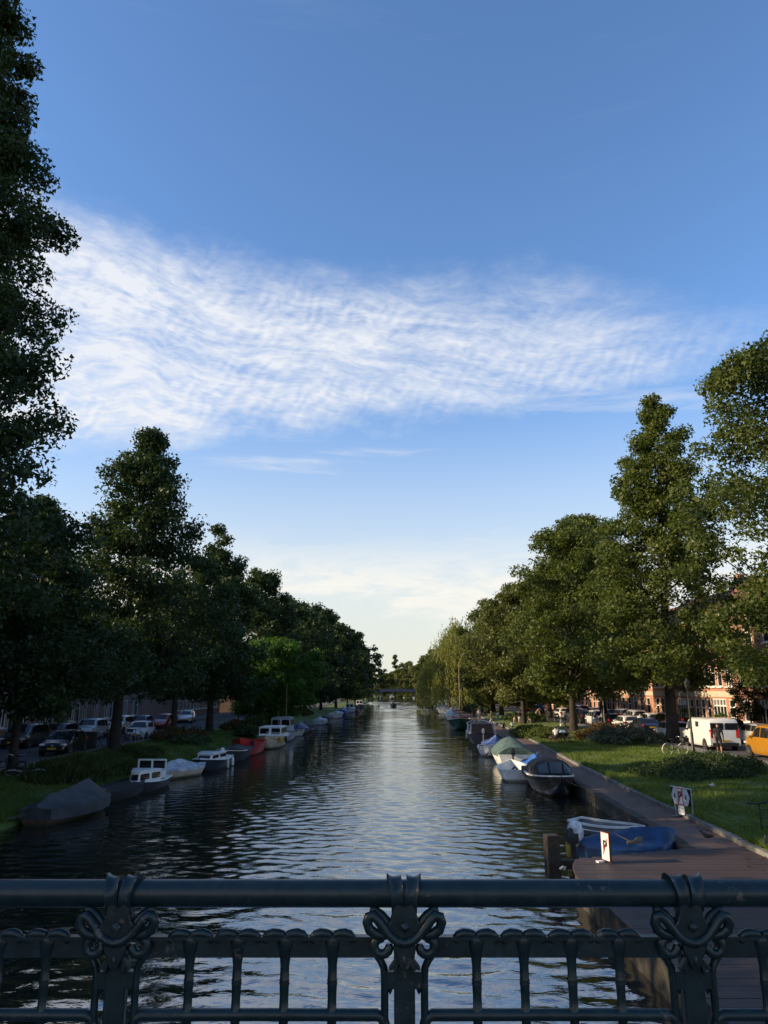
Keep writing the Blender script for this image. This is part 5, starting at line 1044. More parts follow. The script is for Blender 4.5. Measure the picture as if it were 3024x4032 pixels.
CL, CRN, CRF = 'cars parked along the left street', 'cars parked beside the right lawn', 'cars parked before the right houses'
ZL, ZR = Z_ROAD_L + .01, Z_ROAD_R
FT, FA = -math.pi / 2 + .0, math.pi / 2 - .03          # facing the viewer, facing away
polo = car('car', 'glossy black hatchback with yellow plate, parked nearest on the left street', -20.35, 49.0, FT + .05, 'hatch', 'black', 4.0, 1.76, z0=ZL, group=CL)
em = MB().lathe([(.075, 0), (.085, .01), (.075, .02), (.062, .02), (.062, 0)], n=14); em.v = [(2.0 + z_, a, .64 + c) for a, c, z_ in em.v]
for a, c in (((-.05, .05), (-.02, -.05)), ((-.02, -.05), (0, .01)), ((0, .01), (.02, -.05)), ((.02, -.05), (.05, .05))): em.tube([(2.012, a[0], .64 + a[1]), (2.012, c[0], .64 + c[1])], .007, 4)
em.build('emblem', MRIM, polo)
car('car', 'black people carrier parked behind the glossy black hatchback', -25.4, 54.6, FT, 'mpv', 'black', 4.4, 1.82, z0=ZL, group=CL)
car('car', 'dark grey hatchback between the black people carrier and the silver off-roader', -25.2, 59.6, FT, 'wagon', 'navy', 4.3, 1.78, z0=ZL, group=CL)
car('car', 'pale silver off-roader parked before the left brick house', -24.5, 64.0, FT + .03, 'suv', 'silver', 4.5, 1.86, z0=ZL, group=CL)
car('car', 'small white two door car behind parked bicycles on the left', -20.0, 63.0, FT + .05, 'hatch', 'white', 3.45, 1.63, z0=ZL, group=CL)
car('car', 'white car mostly hidden behind the leaning tree trunk', -24.7, 71.6, FT, 'suv', 'white', 4.3, 1.8, z0=ZL, group=CL)
car('car', 'teal grey hatchback between the hidden white car and the red car', -24.5, 77.2, FT, 'hatch', 'teal', 3.8, 1.7, z0=ZL, group=CL)
car('car', 'red small car at the end of the left parked row', -23.4, 81.0, FT, 'mpv', 'red', 3.7, 1.68, 1.5, z0=ZL, group=CL)
car('car', 'white saloon coming out of the side street beyond the trees', -24.4, 94.5, FT + .12, 'hatch', 'white', 4.45, 1.76, z0=ZL + .02)
for i, (dx, y, kd, pc, lab) in enumerate([(-3.0, 128, 'suv', 'white', 'white off-roader glimpsed under the far left tree row'), (-3.0, 135, 'hatch', 'white', 'white hatchback after the far left off-roader'), (-3.1, 142, 'wagon', 'silver', 'silver estate car under the far left tree row'), (-3.0, 150, 'hatch', 'grey', 'grey hatchback farthest along the left street')]):
    car('car', lab, xT(y) + dx, y, FT, kd, pc, 4.2, 1.76, z0=ZL, group=CL)
# right side: row beside the lawn
car('delivery_van', 'white delivery van with dark rear windows parked behind the walking man', 21.7, 51.2, FA, 'van', 'white', 4.95, 1.95, 1.97, z0=ZR, group=CRN, cat='van')
car('yellow_van', 'mustard yellow van cut off by the right edge', 22.0, 43.2, FA, 'mpv', 'yellow', 4.6, 1.80, 1.86, z0=ZR, group=CRN, cat='van')
for i, (y, kd, pc, L_, lab) in enumerate([(59.0, 'hatch', 'silver', 4.0, 'silver hatchback half hidden by the big trunk ahead of the white van'), (66.0, 'sedan', 'navy', 4.6, 'dark saloon showing its rear behind the grey leaved shrub'), (71.5, 'wagon', 'white', 4.4, 'white estate car with red tail lights ahead of the dark saloon'), (77.0, 'hatch', 'black', 4.1, 'black hatchback behind the leaning tree trunk on the right'), (83.0, 'suv', 'white', 4.5, 'large white off-roader between two right hand tree trunks'), (89.0, 'hatch', 'black', 4.0, 'black car just past the large white off-roader'), (95.0, 'mpv', 'silver', 4.4, 'silver people carrier by the bicycle pile'), (102, 'wagon', 'white', 4.4, 'white estate car beyond the silver people carrier'), (123, 'hatch', 'navy', 4.0, 'dark blue hatchback with white roof line near the red van'), (136, 'suv', 'grey', 4.4, 'grey off-roader beyond the red van')]):
    car('car', lab, xS(y) + 2.4, y, FA, kd, pc, L_, 1.78, z0=ZR, group=CRN)
car('red_van', 'bright red van standing far along the right street', xS(130) + 1.9, 129.5, FA, 'van', 'orange', 4.6, 1.85, 1.85, z0=ZR, cat='van')
for i, (y, kd, pc, L_, lab) in enumerate([(54.6, 'wagon', 'silver', 4.5, 'silver saloon between the yellow van and the shaded house'), (60.4, 'mpv', 'black', 4.4, 'black people carrier right of the white delivery van'), (74.0, 'suv', 'black', 4.5, 'black off-roader before the sunlit house, nearest the trunk'), (79.0, 'hatch', 'white', 4.1, 'white hatchback in the house side row by the trunk'), (84.5, 'mpv', 'silver', 4.3, 'silver car with red lamps in the house side row'), (89.5, 'suv', 'white', 4.4, 'white off-roader in the house side row under the yellow sign'), (95.5, 'wagon', 'grey', 4.4, 'grey estate car in the house side row beyond the yellow sign'), (104, 'hatch', 'white', 4.1, 'white hatchback far in the house side row'), (112, 'suv', 'silver', 4.4, 'silver off-roader farthest in the house side row')]):
    car('car', lab, xS(y) + 7.0, y, FA, kd, pc, L_, 1.78, z0=ZR, group=CRF)

# ------------------------------------------------------------------ bicycles
MBIKE = M('bike_black', (.012, .013, .015), .4); MCHROME = M('bike_chrome', (.5, .5, .5), .25, 1.0); MBASK = M('bike_crate', (.02, .022, .024), .6); MMUD = M('mudguard_pale', (.45, .45, .42), .5)
def bicycle(label, x, y, z, rz, tilt=0.1, frame=None, crate=False, pale=False, group=None):
    o = thing('bicycle', label, 'bicycle', (x, y, z), rz, group); o.rotation_euler = (tilt, 0, rz); fm = frame or MBIKE; r = .34
    for wx in (-.53, .53):
        q = MB(); q.tube([(wx + math.cos(g) * r, 0, r + math.sin(g) * r) for g in np.linspace(0, 2 * math.pi, 27)[:-1]], .020, 6, closed=True); wh = q.build('wheel', MTYRE if not pale else MMUD, o, smooth=60)
        sp = MB(); sp.tube([(wx, -.05, r), (wx, .05, r)], .025, 6)
        for k in range(8): g = math.pi * 2 * k / 8 + .2; sp.tube([(wx, 0, r), (wx + math.cos(g) * r, 0, r + math.sin(g) * r)], .004, 4)
        sp.build('spokes', MCHROME, wh)
    f = MB()
    bbk, st_, hdt, hdb = (-.08, 0, .30), (-.22, 0, .82), (.36, 0, .86), (.42, 0, .66)
    for a, c in ((bbk, st_), (bbk, hdb), (st_, hdt), (hdt, hdb), (bbk, (-.53, .03, r)), (st_, (-.53, -.03, r))): f.tube([a, c], .017, 6)
    f.build('frame', fm, o, smooth=50)
    MB().tube([hdb, (.46, 0, .5), (.53, 0, r)], .015, 6).build('fork', fm, o)
    MB().tube([(.22, -.29, 1.00), (.34, -.24, 1.04), (.36, 0, 1.02), (.34, .24, 1.04), (.22, .29, 1.00)], .013, 6).build('handlebar', MCHROME, o, smooth=60)
    MB().tube([hdt, (.36, 0, 1.02)], .014, 6).build('stem', MCHROME, o)
    sd = MB(); sd.loft([[(-.40 + .30 * t, -w_, .93), (-.40 + .30 * t, 0, .97), (-.40 + .30 * t, w_, .93), (-.40 + .30 * t, 0, .91)] for t, w_ in ((0, .06), (.2, .10), (.5, .07), (1, .02))]); sd.tube([(-.22, 0, .8), (-.24, 0, .93)], .014, 6); sd.build('saddle', MTYRE, o, smooth=60)
    cr = MB(); cr.tube([(-.08, -.16, .30), (-.08, .16, .30)], .012, 5); cr.tube([(-.08, .12, .30), (.06, .12, .20)], .012, 5); cr.tube([(-.08, -.12, .30), (-.22, -.12, .40)], .012, 5); cr.build('crank', MCHROME, o)
    rk = MB()
    for s_ in (-.06, .06): rk.tube([(-.80, s_, .72), (-.34, s_, .72)], .009, 5); rk.tube([(-.72, s_, .72), (-.53, s_, r)], .008, 5)
    rk.build('luggage_rack', fm, o)
    mg = MB()
    for wx, a0, a1 in ((-.53, 20, 190), (.53, 20, 150)):
        mg.loft([[(wx + math.cos(R(g)) * (r + .045), s_, r + math.sin(R(g)) * (r + .045)) for s_ in (-.03, .03)] for g in np.linspace(a0, a1, 9)], close_ring=False, cap0=False, cap1=False)
    mg.build('mudguard', MMUD if pale else fm, o, smooth=60)
    if crate:
        c_ = MB()
        for a, d in (((.62, 0, .80), (.34, .40, .02)), ((.45, 0, .91), (.02, .40, .22)), ((.79, 0, .91), (.02, .40, .22)), ((.62, .2, .91), (.34, .02, .22)), ((.62, -.2, .91), (.34, .02, .22))): c_.box(a, d)
        c_.build('crate', MBASK, o)
    return o
BG = 'bicycles left by the canal'
bicycle('black bicycle with front crate leaning on the big tree trunk, right lawn', 17.5, 46.4, lawn_z_right(17.5, 46.4) + .0, .25, .12, crate=True, pale=True, group=BG)
bicycle('bicycle lying against the tree trunk at the left edge', -17.5, 36.2, lawn_z_left(-17.5, 36.2), 2.9, .30, group=BG)
bicycle('bicycle tipped over in the grass right of the left edge trunk', -16.7, 36.4, lawn_z_left(-16.7, 36.4) + .05, .3, 1.1, pale=True, group=BG)
for i, (x_, y_, rz_, lab, pl) in enumerate([(-19.9, 54.0, 1.4, 'dark bicycle next to the wheeled bin', False), (-19.6, 56.2, 1.2, 'dark bicycle behind the leaning trunk on the left street', False), (-19.5, 58.3, 1.7, 'bicycle in front of the small white car, left of the pair', False), (-19.1, 59.6, 1.3, 'bicycle in front of the small white car, right of the pair', True)]):
    bicycle(lab, x_, y_, ZL + .02, rz_, .1 * (-1) ** i, crate=i % 2 == 0, pale=pl, group=BG)
for i, (x_, y_, rz_, lab) in enumerate([(-16.6, 88.0, .4, 'silver bicycle leaning among others beyond the far left trunk'), (-16.0, 88.8, 1.0, 'upright bicycle in the group beyond the far left trunk'), (-15.4, 89.2, .2, 'outer bicycle in the group beyond the far left trunk')]):
    bicycle(lab, x_, y_, lawn_z_left(x_, y_), rz_, .12, pale=True, group=BG)
for i, (x_, y_, rz_, lab) in enumerate([(19.8, 90.0, .5, 'dark bicycle in the pile by the silver people carrier'), (20.6, 91.0, 1.2, 'second dark bicycle of the pile before the parked cars'), (21.4, 91.5, .3, 'third dark bicycle of the pile, closest to the cars'), (20.0, 93.0, 2.0, 'bicycle at the back of the pile by the parked cars')]):
    bicycle(lab, x_, y_, lawn_z_right(x_, y_), rz_, .15 * (-1) ** i, crate=i == 1, group=BG)
bike_r = bicycle('bicycle held by the person in the pale jacket near the parked cars', 21.1, 76.0, Z_ROAD_R + .06, 2.7, .04, pale=True, group=BG)

# ------------------------------------------------------------------ street furniture
MPOST = M('lamp_post_paint', (.010, .014, .013), .45)
o = thing('lamp_post', 'dark slender lamp post beside the trunk of the tallest right tree', 'lamp post', (19.15, 47.8, Z_ROAD_R - .03))
MB().lathe([(.13, 0), (.13, .25), (.09, .32), (.085, 1.2), (.065, 1.3), (.05, 3.3), (.04, 3.75), (.06, 3.8), (.0, 3.85)], n=12).build('post', MPOST, o, smooth=40)
MB().lathe([(.05, 3.8), (.16, 3.95), (.20, 4.25), (.06, 4.42), (.02, 4.5), (0, 4.52)], n=6).build('lantern', M('lantern_glass', (.03, .03, .028), .3), o)
o = thing('parking_sign', 'yellow and white sign board on a pale pole before the right houses', 'sign', (xS(92) + 5.0, 92, Z_ROAD_R))
MB().tube([(0, 0, 0), (0, 0, 3.2)], .09, 8).build('pole', MWHITE, o); sg = MB().box((0, 0, 3.15), (.75, .12, .85)).build('board', M('sign_yellow', (.50, .28, .03), .5, var=.1), o, bevel=.02)
MB().box((0, -.075, 3.38), (.66, .02, .32)).build('panel', MWHITE, o)
o = thing('signpost', 'thin grey signpost on the right lawn edge near the parked cars', 'post', (20.3, 70.5, Z_ROAD_R - .02)); MB().tube([(0, 0, -.1), (0, 0, 2.9)], .04, 8).build('pole', M('galvanised', (.28, .28, .27), .5, .6), o)
o = thing('wheeled_bin', 'dark wheeled bin behind the glossy black hatchback', 'bin', (-19.95, 52.3, ZL + .04), .2)
MB().box((0, 0, .55), (.66, .74, 1.0), taper=1.12).build('body', M('bin_plastic', (.012, .014, .016), .5), o, bevel=.04)
MB().box((0, -.03, 1.10), (.80, .88, .09)).build('lid', M('bin_lid', (.014, .016, .018), .5), o, bevel=.03)
for s_ in (-.25, .25):
    q = MB().lathe([(.0, -.03), (.10, -.03), (.10, .03), (0, .03)], n=12); q.v = [(s_ + z_, .34 + a, .10 + c) for a, c, z_ in q.v]; q.build('wheel', MTYRE, o)
# far footbridge
MBLUE = M('bridge_blue', (.016, .028, .075), .5, var=.15, scale=.5); MDARK = M('bridge_underside', (.020, .022, .026), .7)
o = thing('footbridge', 'blue low bridge crossing the canal in the distance', 'bridge', (8, 412, 0))
def arc(x): return 3.3 + 1.0 * (1 - (x / 20) ** 2)
q = MB(); xs2 = np.linspace(-18, 18, 19); q.loft([[(x, -2, arc(x) - .55), (x, 2, arc(x) - .55), (x, 2, arc(x)), (x, -2, arc(x))] for x in xs2]); q.build('deck', MDARK, o, smooth=30)
q = MB(); q.loft([[(x, -2.1, arc(x) - .25), (x, -2.02, arc(x) - .25), (x, -2.02, arc(x) + 1.0), (x, -2.1, arc(x) + 1.0)] for x in xs2]); q.build('parapet', MBLUE, o, smooth=30)
for x in (-9, 9): MB().box((x, 0, 1.3), (.9, 3.4, 4.4)).build('pier', MDARK, o)
for x in (-17.5, 17.5): MB().box((x, 0, 1.2), (4, 8, 4.4)).build('abutment', MQUAY, o)
# dock in front, its pile and signs
MBOARD = ground_mat('dock_board', (.046, .033, .032), (.076, .056, .053), 1.2, (.063, .048, .046), rough=.55, bump=.5, bscale=45)
o = thing('dock', 'brown boarded dock in the lower right beside the quay', 'dock', (0, 0, 0))
def dock_l(y): return 4.38 if y < 17.8 else 4.38 + .55 * ((y - 17.8) / 2.4) ** 2.2 if y < 20.0 else 4.85 + (y - 20.0) * 2.6
q = MB(); y = -6.0
while y < 21.25:
    a, c = dock_l(y + .07), 9.66 if y < 20.0 else 9.66
    q.box(((a + c) / 2, y + .07, .565 + rng.uniform(-.003, .003)), (c - a, .136, .04)); y += .145
bo = q.build('deck_boards', MBOARD, o); tag(bo, kind='stuff')
q = MB(); ring1 = [(dock_l(y) + .03, y) for y in np.linspace(-6, 21.2, 40)]; q.loft([[(x, y, -.8), (x, y, .54), (x + .14, y, .54)] for x, y in ring1], close_ring=False, cap0=False, cap1=False); q.build('edge_wall', MQUAY, o, smooth=40)
o = thing('mooring_pile', 'square dark timber pile standing in the water by the dock', 'pile', (4.32, 20.45, 0), .1)
MPILE = M('wet_timber', (.022, .018, .014), .8, var=.5, scale=4, bump=.9, bscale=9)
MB().box((0, 0, .05), (.34, .34, 2.05)).build('timber', MPILE, o, bevel=.02); MB().box((.50, -.05, .36), (.95, .16, .22)).build('crossbeam', MPILE, o, bevel=.02)
rg = MB(); rg.tube([(.10, -.24, .30), (.18, -.26, .36), (.26, -.22, .34), (.20, -.25, .28)], .03, 6); rg.build('rag', M('white_rag', (.6, .6, .58), .8), o)
MRED = M('sign_red', (.30, .012, .014), .5, var=.1); MSIGN = M('sign_white', (.58, .60, .62), .45, var=.06); MBLK = M('sign_black', (.008, .008, .010), .5); MGALV = M('sign_galvanised', (.34, .36, .36), .45, .7)
def text(parent, s, loc, size, mat, rot, name='lettering', bold=.02):
    cu = bpy.data.curves.new(name, 'FONT'); cu.body = s; cu.size = size; cu.extrude = .002; cu.offset = bold * size; cu.align_x = 'CENTER'; cu.align_y = 'CENTER'
    tmp = bpy.data.objects.new(name, cu); col.objects.link(tmp); me = bpy.data.meshes.new_from_object(tmp.evaluated_get(bpy.context.evaluated_depsgraph_get())); bpy.data.objects.remove(tmp)
    me.materials.clear(); me.materials.append(mat); t_ = bpy.data.objects.new(name, me); col.objects.link(t_); t_.parent = parent; t_.location = loc; t_.rotation_euler = rot; return t_
def mooring_sign(label, x, y, z, rz, legs=True, arrows=True):
    """panel in the local x-z plane, face towards -y"""
    o = thing('mooring_sign', label, 'sign', (x, y, z), rz); zc = .74 if legs else .50
    if arrows:
        MB().box((0, .02, zc), (1.06, .02, .60)).build('backing_panel', MBLK, o)
        for s_ in (-1, 1):
            q = MB().prism([(s_ * .155, zc - .29), (s_ * .37, zc - .29), (s_ * .51, zc + .0), (s_ * .37, zc + .29), (s_ * .155, zc + .29)], -.006, .008); q.build('arrow_plate', MSIGN, o); text(o, '6', (s_ * .30, -.010, zc), .22, MBLK, (R(90), 0, 0))
    else: MB().box((0, .03, zc), (.48, .03, .92)).build('backing_panel', MBLK, o)
    bw, bh = (.31, .60) if arrows else (.43, .86)
    MB().box((0, -.004, zc), (bw, .016, bh)).build('red_border', MRED, o); MB().box((0, -.0135, zc), (bw - (.06 if arrows else .03), .004, bh - (.075 if arrows else .03))).build('sign_plate', MSIGN, o)
    text(o, 'P', (.0, -.020, zc), .46, MBLK, (R(90), 0, 0))
    MB().box((0, -.0245, zc), (.035, .003, .52), m=Matrix.Rotation(R(24), 3, 'Y') ).build('diagonal_bar', MRED, o)
    if legs:
        q = MB().box((0, -.004, .27), (.34, .016, .32)); q.build('text_plate', MSIGN, o); ln = MB()
        for k, (xx, zz_) in enumerate(((-.08, .34), (.09, .33), (-.08, .22), (.08, .21))): ln.box((xx, -.0135, zz_), (.11, .003, .035))
        ln.build('print', M('faded_print', (.25, .30, .34), .6), o)
        MB().tube([(-.56, .03, zc + .31), (.58, .03, zc + .31)], .018, 8).build('top_bar', MSIGN, o)
        for s_ in (-.40, .54):
            MB().tube([(s_, .05, 0), (s_, .05, zc + .31)], .028, 8).build('leg', MGALV, o); MB().box((s_, .05, .012), (.10, .42, .025)).build('foot', MGALV, o)
    else: MB().box((-.12, -.16, .03), (.16, .22, .05)).build('foot_plate', MSIGN, o)
    return o
mooring_sign('white no mooring sign with two arrow plates reading 6, on the footpath kerb', 9.92, 26.2, Z_PATH + .02, R(-73), True).scale = (.9, .9, .9)
s2 = mooring_sign('narrow no mooring sign board standing on the dock edge', 5.45, 19.55, .585, R(-70), False, False); s2.scale = (.75, .75, .75)
# stair railing
MGRN = M('stair_rail_green', (.008, .022, .014), .4)
o = thing('stair_railing', 'dark green stair railing at the right edge of the lawn', 'railing', (10.95, 22.9, lawn_z_right(10.95, 22.9) - .05))
d = Vector((2.6, -1.9, 1.05))
for k, r_ in ((1.0, .028), (.76, .015), (.5, .015), (.24, .015)):
    a = Vector((-.28, .2, .85 * k - .02)) if k == 1.0 else Vector((0, 0, .82 * k)); MB().tube([a, Vector((0, 0, .85 * k)), d + Vector((0, 0, .85 * k))], r_, 8).build('bar', MGRN, o, smooth=50)
for t_ in (0, .5, 1.0): MB().tube([d * t_ + Vector((0, 0, -.3)), d * t_ + Vector((0, 0, .86))], .026, 8).build('post', MGRN, o)
# picnic table
MTIM = M('picnic_timber', (.085, .055, .034), .8, var=.35, scale=6, bump=.4)
PX_, PY_ = 13.75, 60.2; PZ_ = lawn_z_right(PX_, PY_) - .03
o = thing('picnic_table', 'wooden picnic table with benches on the right lawn', 'picnic table', (PX_, PY_, PZ_), R(8))
for k in range(5): MB().box((0, -.30 + .15 * k, .75), (1.8, .135, .045)).build('table_board', MTIM, o)
for s_ in (-1, 1):
    for k in range(2): MB().box((0, s_ * (.68 + .13 * k), .45), (1.8, .12, .045)).build('bench_board', MTIM, o)
    MB().box((s_ * .62, 0, .40), (.07, 1.55, .09)).build('bench_bearer', MTIM, o); MB().box((s_ * .62, 0, .69), (.07, .74, .08)).build('table_bearer', MTIM, o)
    for t_ in (-1, 1): MB().tube([(s_ * .56, t_ * .62, 0), (s_ * .56, t_ * .26, .70)], .05, 4).build('leg', MTIM, o)
o = thing('paper_bag', 'pale blue bag lying on the picnic table', 'bag', (PX_ + .25, PY_ - .02, PZ_ + .785)); MB().box((0, 0, .08), (.5, .3, .16), taper=.7).build('bag_body', M('bag_blue', (.30, .45, .60), .6), o, bevel=.04)
# birds and litter
MFEATH = M('dark_feathers', (.016, .017, .020), .7)
def bird(label, x, y, z, rz):
    o = thing('bird', label, 'bird', (x, y, z), rz); q = MB()
    q.loft([[(a, math.cos(g) * w_, zc + math.sin(g) * h_) for g in np.linspace(0, 2 * math.pi, 9)[:-1]] for a, w_, h_, zc in ((-.20, .008, .006, .14), (-.13, .03, .025, .15), (-.05, .065, .06, .16), (.04, .070, .07, .17), (.10, .045, .055, .20), (.125, .028, .034, .25), (.14, .032, .034, .285), (.17, .022, .022, .285), (.20, .006, .006, .278))]); q.build('body', MFEATH, o, smooth=70)
    for s_ in (-.03, .03): MB().tube([(.01, s_, .12), (0, s_, .0), (.05, s_, .0)], .007, 5).build('leg', M('bird_leg', (.25, .10, .06), .6), o)
    for s_ in (-1, 1):
        q = MB(); q.loft([[(a, s_ * (w_ + .008), zc + dz) for dz in (-h_, h_)] for a, w_, h_, zc in ((-.17, .02, .01, .16), (-.05, .066, .035, .175), (.05, .066, .03, .18))], close_ring=False, cap0=False, cap1=False); q.build('wing', MFEATH, o)
p = gp(2786, 3316, Z_PATH); bird('dark pigeon walking on the footpath below the stair railing', p.x, p.y, Z_PATH + .005, 2.8)
p = gp(3016, 3350, .62); bird('dark pigeon by the kerb at the right edge', p.x, p.y, .66, 1.0)
MLIT = M('paper_litter', (.55, .56, .55), .8)
for u, v, lab in ((2868, 3053, 'small scrap of white paper high on the near lawn'), (2803, 3090, 'larger crumpled white paper on the near lawn')):
    p = gp(u, v, .85); z_ = lawn_z_right(p.x, p.y); rr_ = random.Random(u)
    q = MB(); q.loft([[(math.cos(g) * k * rr_.uniform(.6, 1.2), math.sin(g) * k * rr_.uniform(.6, 1.2), zz_ * rr_.uniform(.7, 1.3)) for g in np.linspace(0, 2 * math.pi, 8)[:-1]] for k, zz_ in ((.10, .0), (.13, .05), (.06, .12), (.01, .13))]); w_o = q.build('litter', MLIT, loc=(p.x, p.y, z_ + .02)); tag(w_o, lab, 'litter')

# ------------------------------------------------------------------ people
SKIN = M('skin', (.36, .20, .14), .6, var=.08)
CLO = {k: M('cloth_' + k, c, .85, var=.15, scale=12) for k, c in {'black': (.010, .010, .012), 'white': (.62, .62, .60), 'red': (.38, .02, .02), 'navy': (.02, .03, .06), 'grey': (.16, .17, .18), 'khaki': (.20, .17, .11), 'blue': (.25, .35, .5), 'pale': (.42, .42, .38)}.items()}
HAIR = {'dark': M('hair_dark', (.018, .012, .009), .6), 'fair': M('hair_fair', (.22, .14, .07), .6), 'brown': M('hair_brown', (.055, .032, .018), .6)}
SHOE_W = M('shoe_white', (.6, .6, .58), .6); SHOE_D = M('shoe_dark', (.02, .02, .02), .6)
def pose(kind):
    """joints in metres for a 1.78 m person; x forward, y left"""
    J = dict(pel=(0, 0, .95), spi=(.01, 0, 1.13), che=(.0, 0, 1.34), nec=(.0, 0, 1.50), hed=(.03, 0, 1.60), top=(.02, 0, 1.73))
    for s, k in ((1, 'l'), (-1, 'r')):
        J.update({k + 'sh': (0, s * .185, 1.43), k + 'el': (-.02, s * .24, 1.14), k + 'wr': (.05, s * .25, .89), k + 'ha': (.08, s * .25, .81), k + 'hi': (0, s * .10, .90), k + 'kn': (.03, s * .11, .50), k + 'an': (-.01, s * .11, .09), k + 'to': (.15, s * .13, .03)})
    if kind == 'walk':
        J.update(lkn=(.16, .10, .53), lan=(.24, .10, .11), lto=(.40, .12, .07), rkn=(.02, -.10, .50), ran=(-.26, -.10, .16), rto=(-.12, -.12, .04), lel=(-.12, .24, 1.16), lwr=(-.10, .26, .90), lha=(-.07, .26, .82), rel=(.06, -.24, 1.15), rwr=(.20, -.22, .94), rha=(.26, -.21, .88))
    def shift(keys, f):
        for k in keys: J[k] = f(J[k])
    up = ['spi', 'che', 'nec', 'hed', 'top'] + [a + b_ for a in 'lr' for b_ in ('sh', 'el', 'wr', 'ha')]
    def lean(a):
        c, s_ = math.cos(a), math.sin(a); px, pz = J['pel'][0], J['pel'][2]
        shift(up, lambda p: (px + (p[0] - px) * c + (p[2] - pz) * s_, p[1], pz - (p[0] - px) * s_ + (p[2] - pz) * c))
    if kind in ('bench', 'ground', 'recline', 'squat'):
        h = {'bench': .50, 'ground': .14, 'recline': .13, 'squat': .30}[kind]; dz = h + .04 - .95
        shift([k for k in J if not any(k.endswith(q) for q in ('kn', 'an', 'to'))], lambda p: (p[0], p[1], p[2] + dz))
        for s, k in ((1, 'l'), (-1, 'r')):
            if kind == 'bench': J.update({k + 'kn': (.44, s * .13, .52), k + 'an': (.42, s * .12, .09), k + 'to': (.58, s * .13, .03)})
            if kind == 'ground': J.update({k + 'kn': (.40, s * .16, .50), k + 'an': (.62, s * .13, .09), k + 'to': (.78, s * .14, .05)})
            if kind == 'recline': J.update({k + 'kn': (.44, s * .12, .22), k + 'an': (.86, s * .12, .09), k + 'to': (.92, s * .14, .22)})
            if kind == 'squat': J.update({k + 'kn': (.36, s * .17, .46), k + 'an': (.10, s * .13, .09), k + 'to': (.27, s * .15, .03)})
        if kind == 'bench': lean(.22)
        if kind == 'ground': lean(.12)
        if kind == 'recline': lean(-.75)
        if kind == 'squat': lean(.45)
        for s, k in ((1, 'l'), (-1, 'r')):
            sh = J[k + 'sh']
            if kind == 'recline': J.update({k + 'el': (sh[0] - .10, s * .30, sh[2] - .26), k + 'wr': (sh[0] - .08, s * .32, .05), k + 'ha': (sh[0], s * .32, .03)})
            else: J.update({k + 'el': (sh[0] + .12, s * .24, sh[2] - .25), k + 'wr': (sh[0] + .36, s * .14, sh[2] - .28), k + 'ha': (sh[0] + .44, s * .12, sh[2] - .28)})
    if kind == 'bend': lean(.85); [J.update({k + 'el': (J[k + 'sh'][0] + .06, s * .22, J[k + 'sh'][2] - .28), k + 'wr': (J[k + 'sh'][0] + .16, s * .18, J[k + 'sh'][2] - .52), k + 'ha': (J[k + 'sh'][0] + .2, s * .17, J[k + 'sh'][2] - .60)}) for s, k in ((1, 'l'), (-1, 'r'))]
    if kind == 'hold': [J.update({k + 'el': (.08, s * .26, 1.18), k + 'wr': (.32, s * .22, 1.08), k + 'ha': (.40, s * .20, 1.08)}) for s, k in ((1, 'l'), (-1, 'r'))]
    return J
BONES = [('pel', 'spi', .135, .125, 'low'), ('spi', 'che', .125, .150, 'top'), ('che', 'nec', .150, .055, 'top'), ('nec', 'hed', .052, .085, 'skin'), ('hed', 'top', .088, .060, 'skin')]
for _k in 'lr': BONES += [('che', _k + 'sh', .10, .068, 'top'), (_k + 'sh', _k + 'el', .062, .045, 'slv'), (_k + 'el', _k + 'wr', .043, .029, 'arm'), (_k + 'wr', _k + 'ha', .030, .036, 'skin'), ('pel', _k + 'hi', .13, .10, 'low'), (_k + 'hi', _k + 'kn', .095, .062, 'thi'), (_k + 'kn', _k + 'an', .058, .036, 'shin'), (_k + 'an', _k + 'to', .042, .034, 'shoe')]
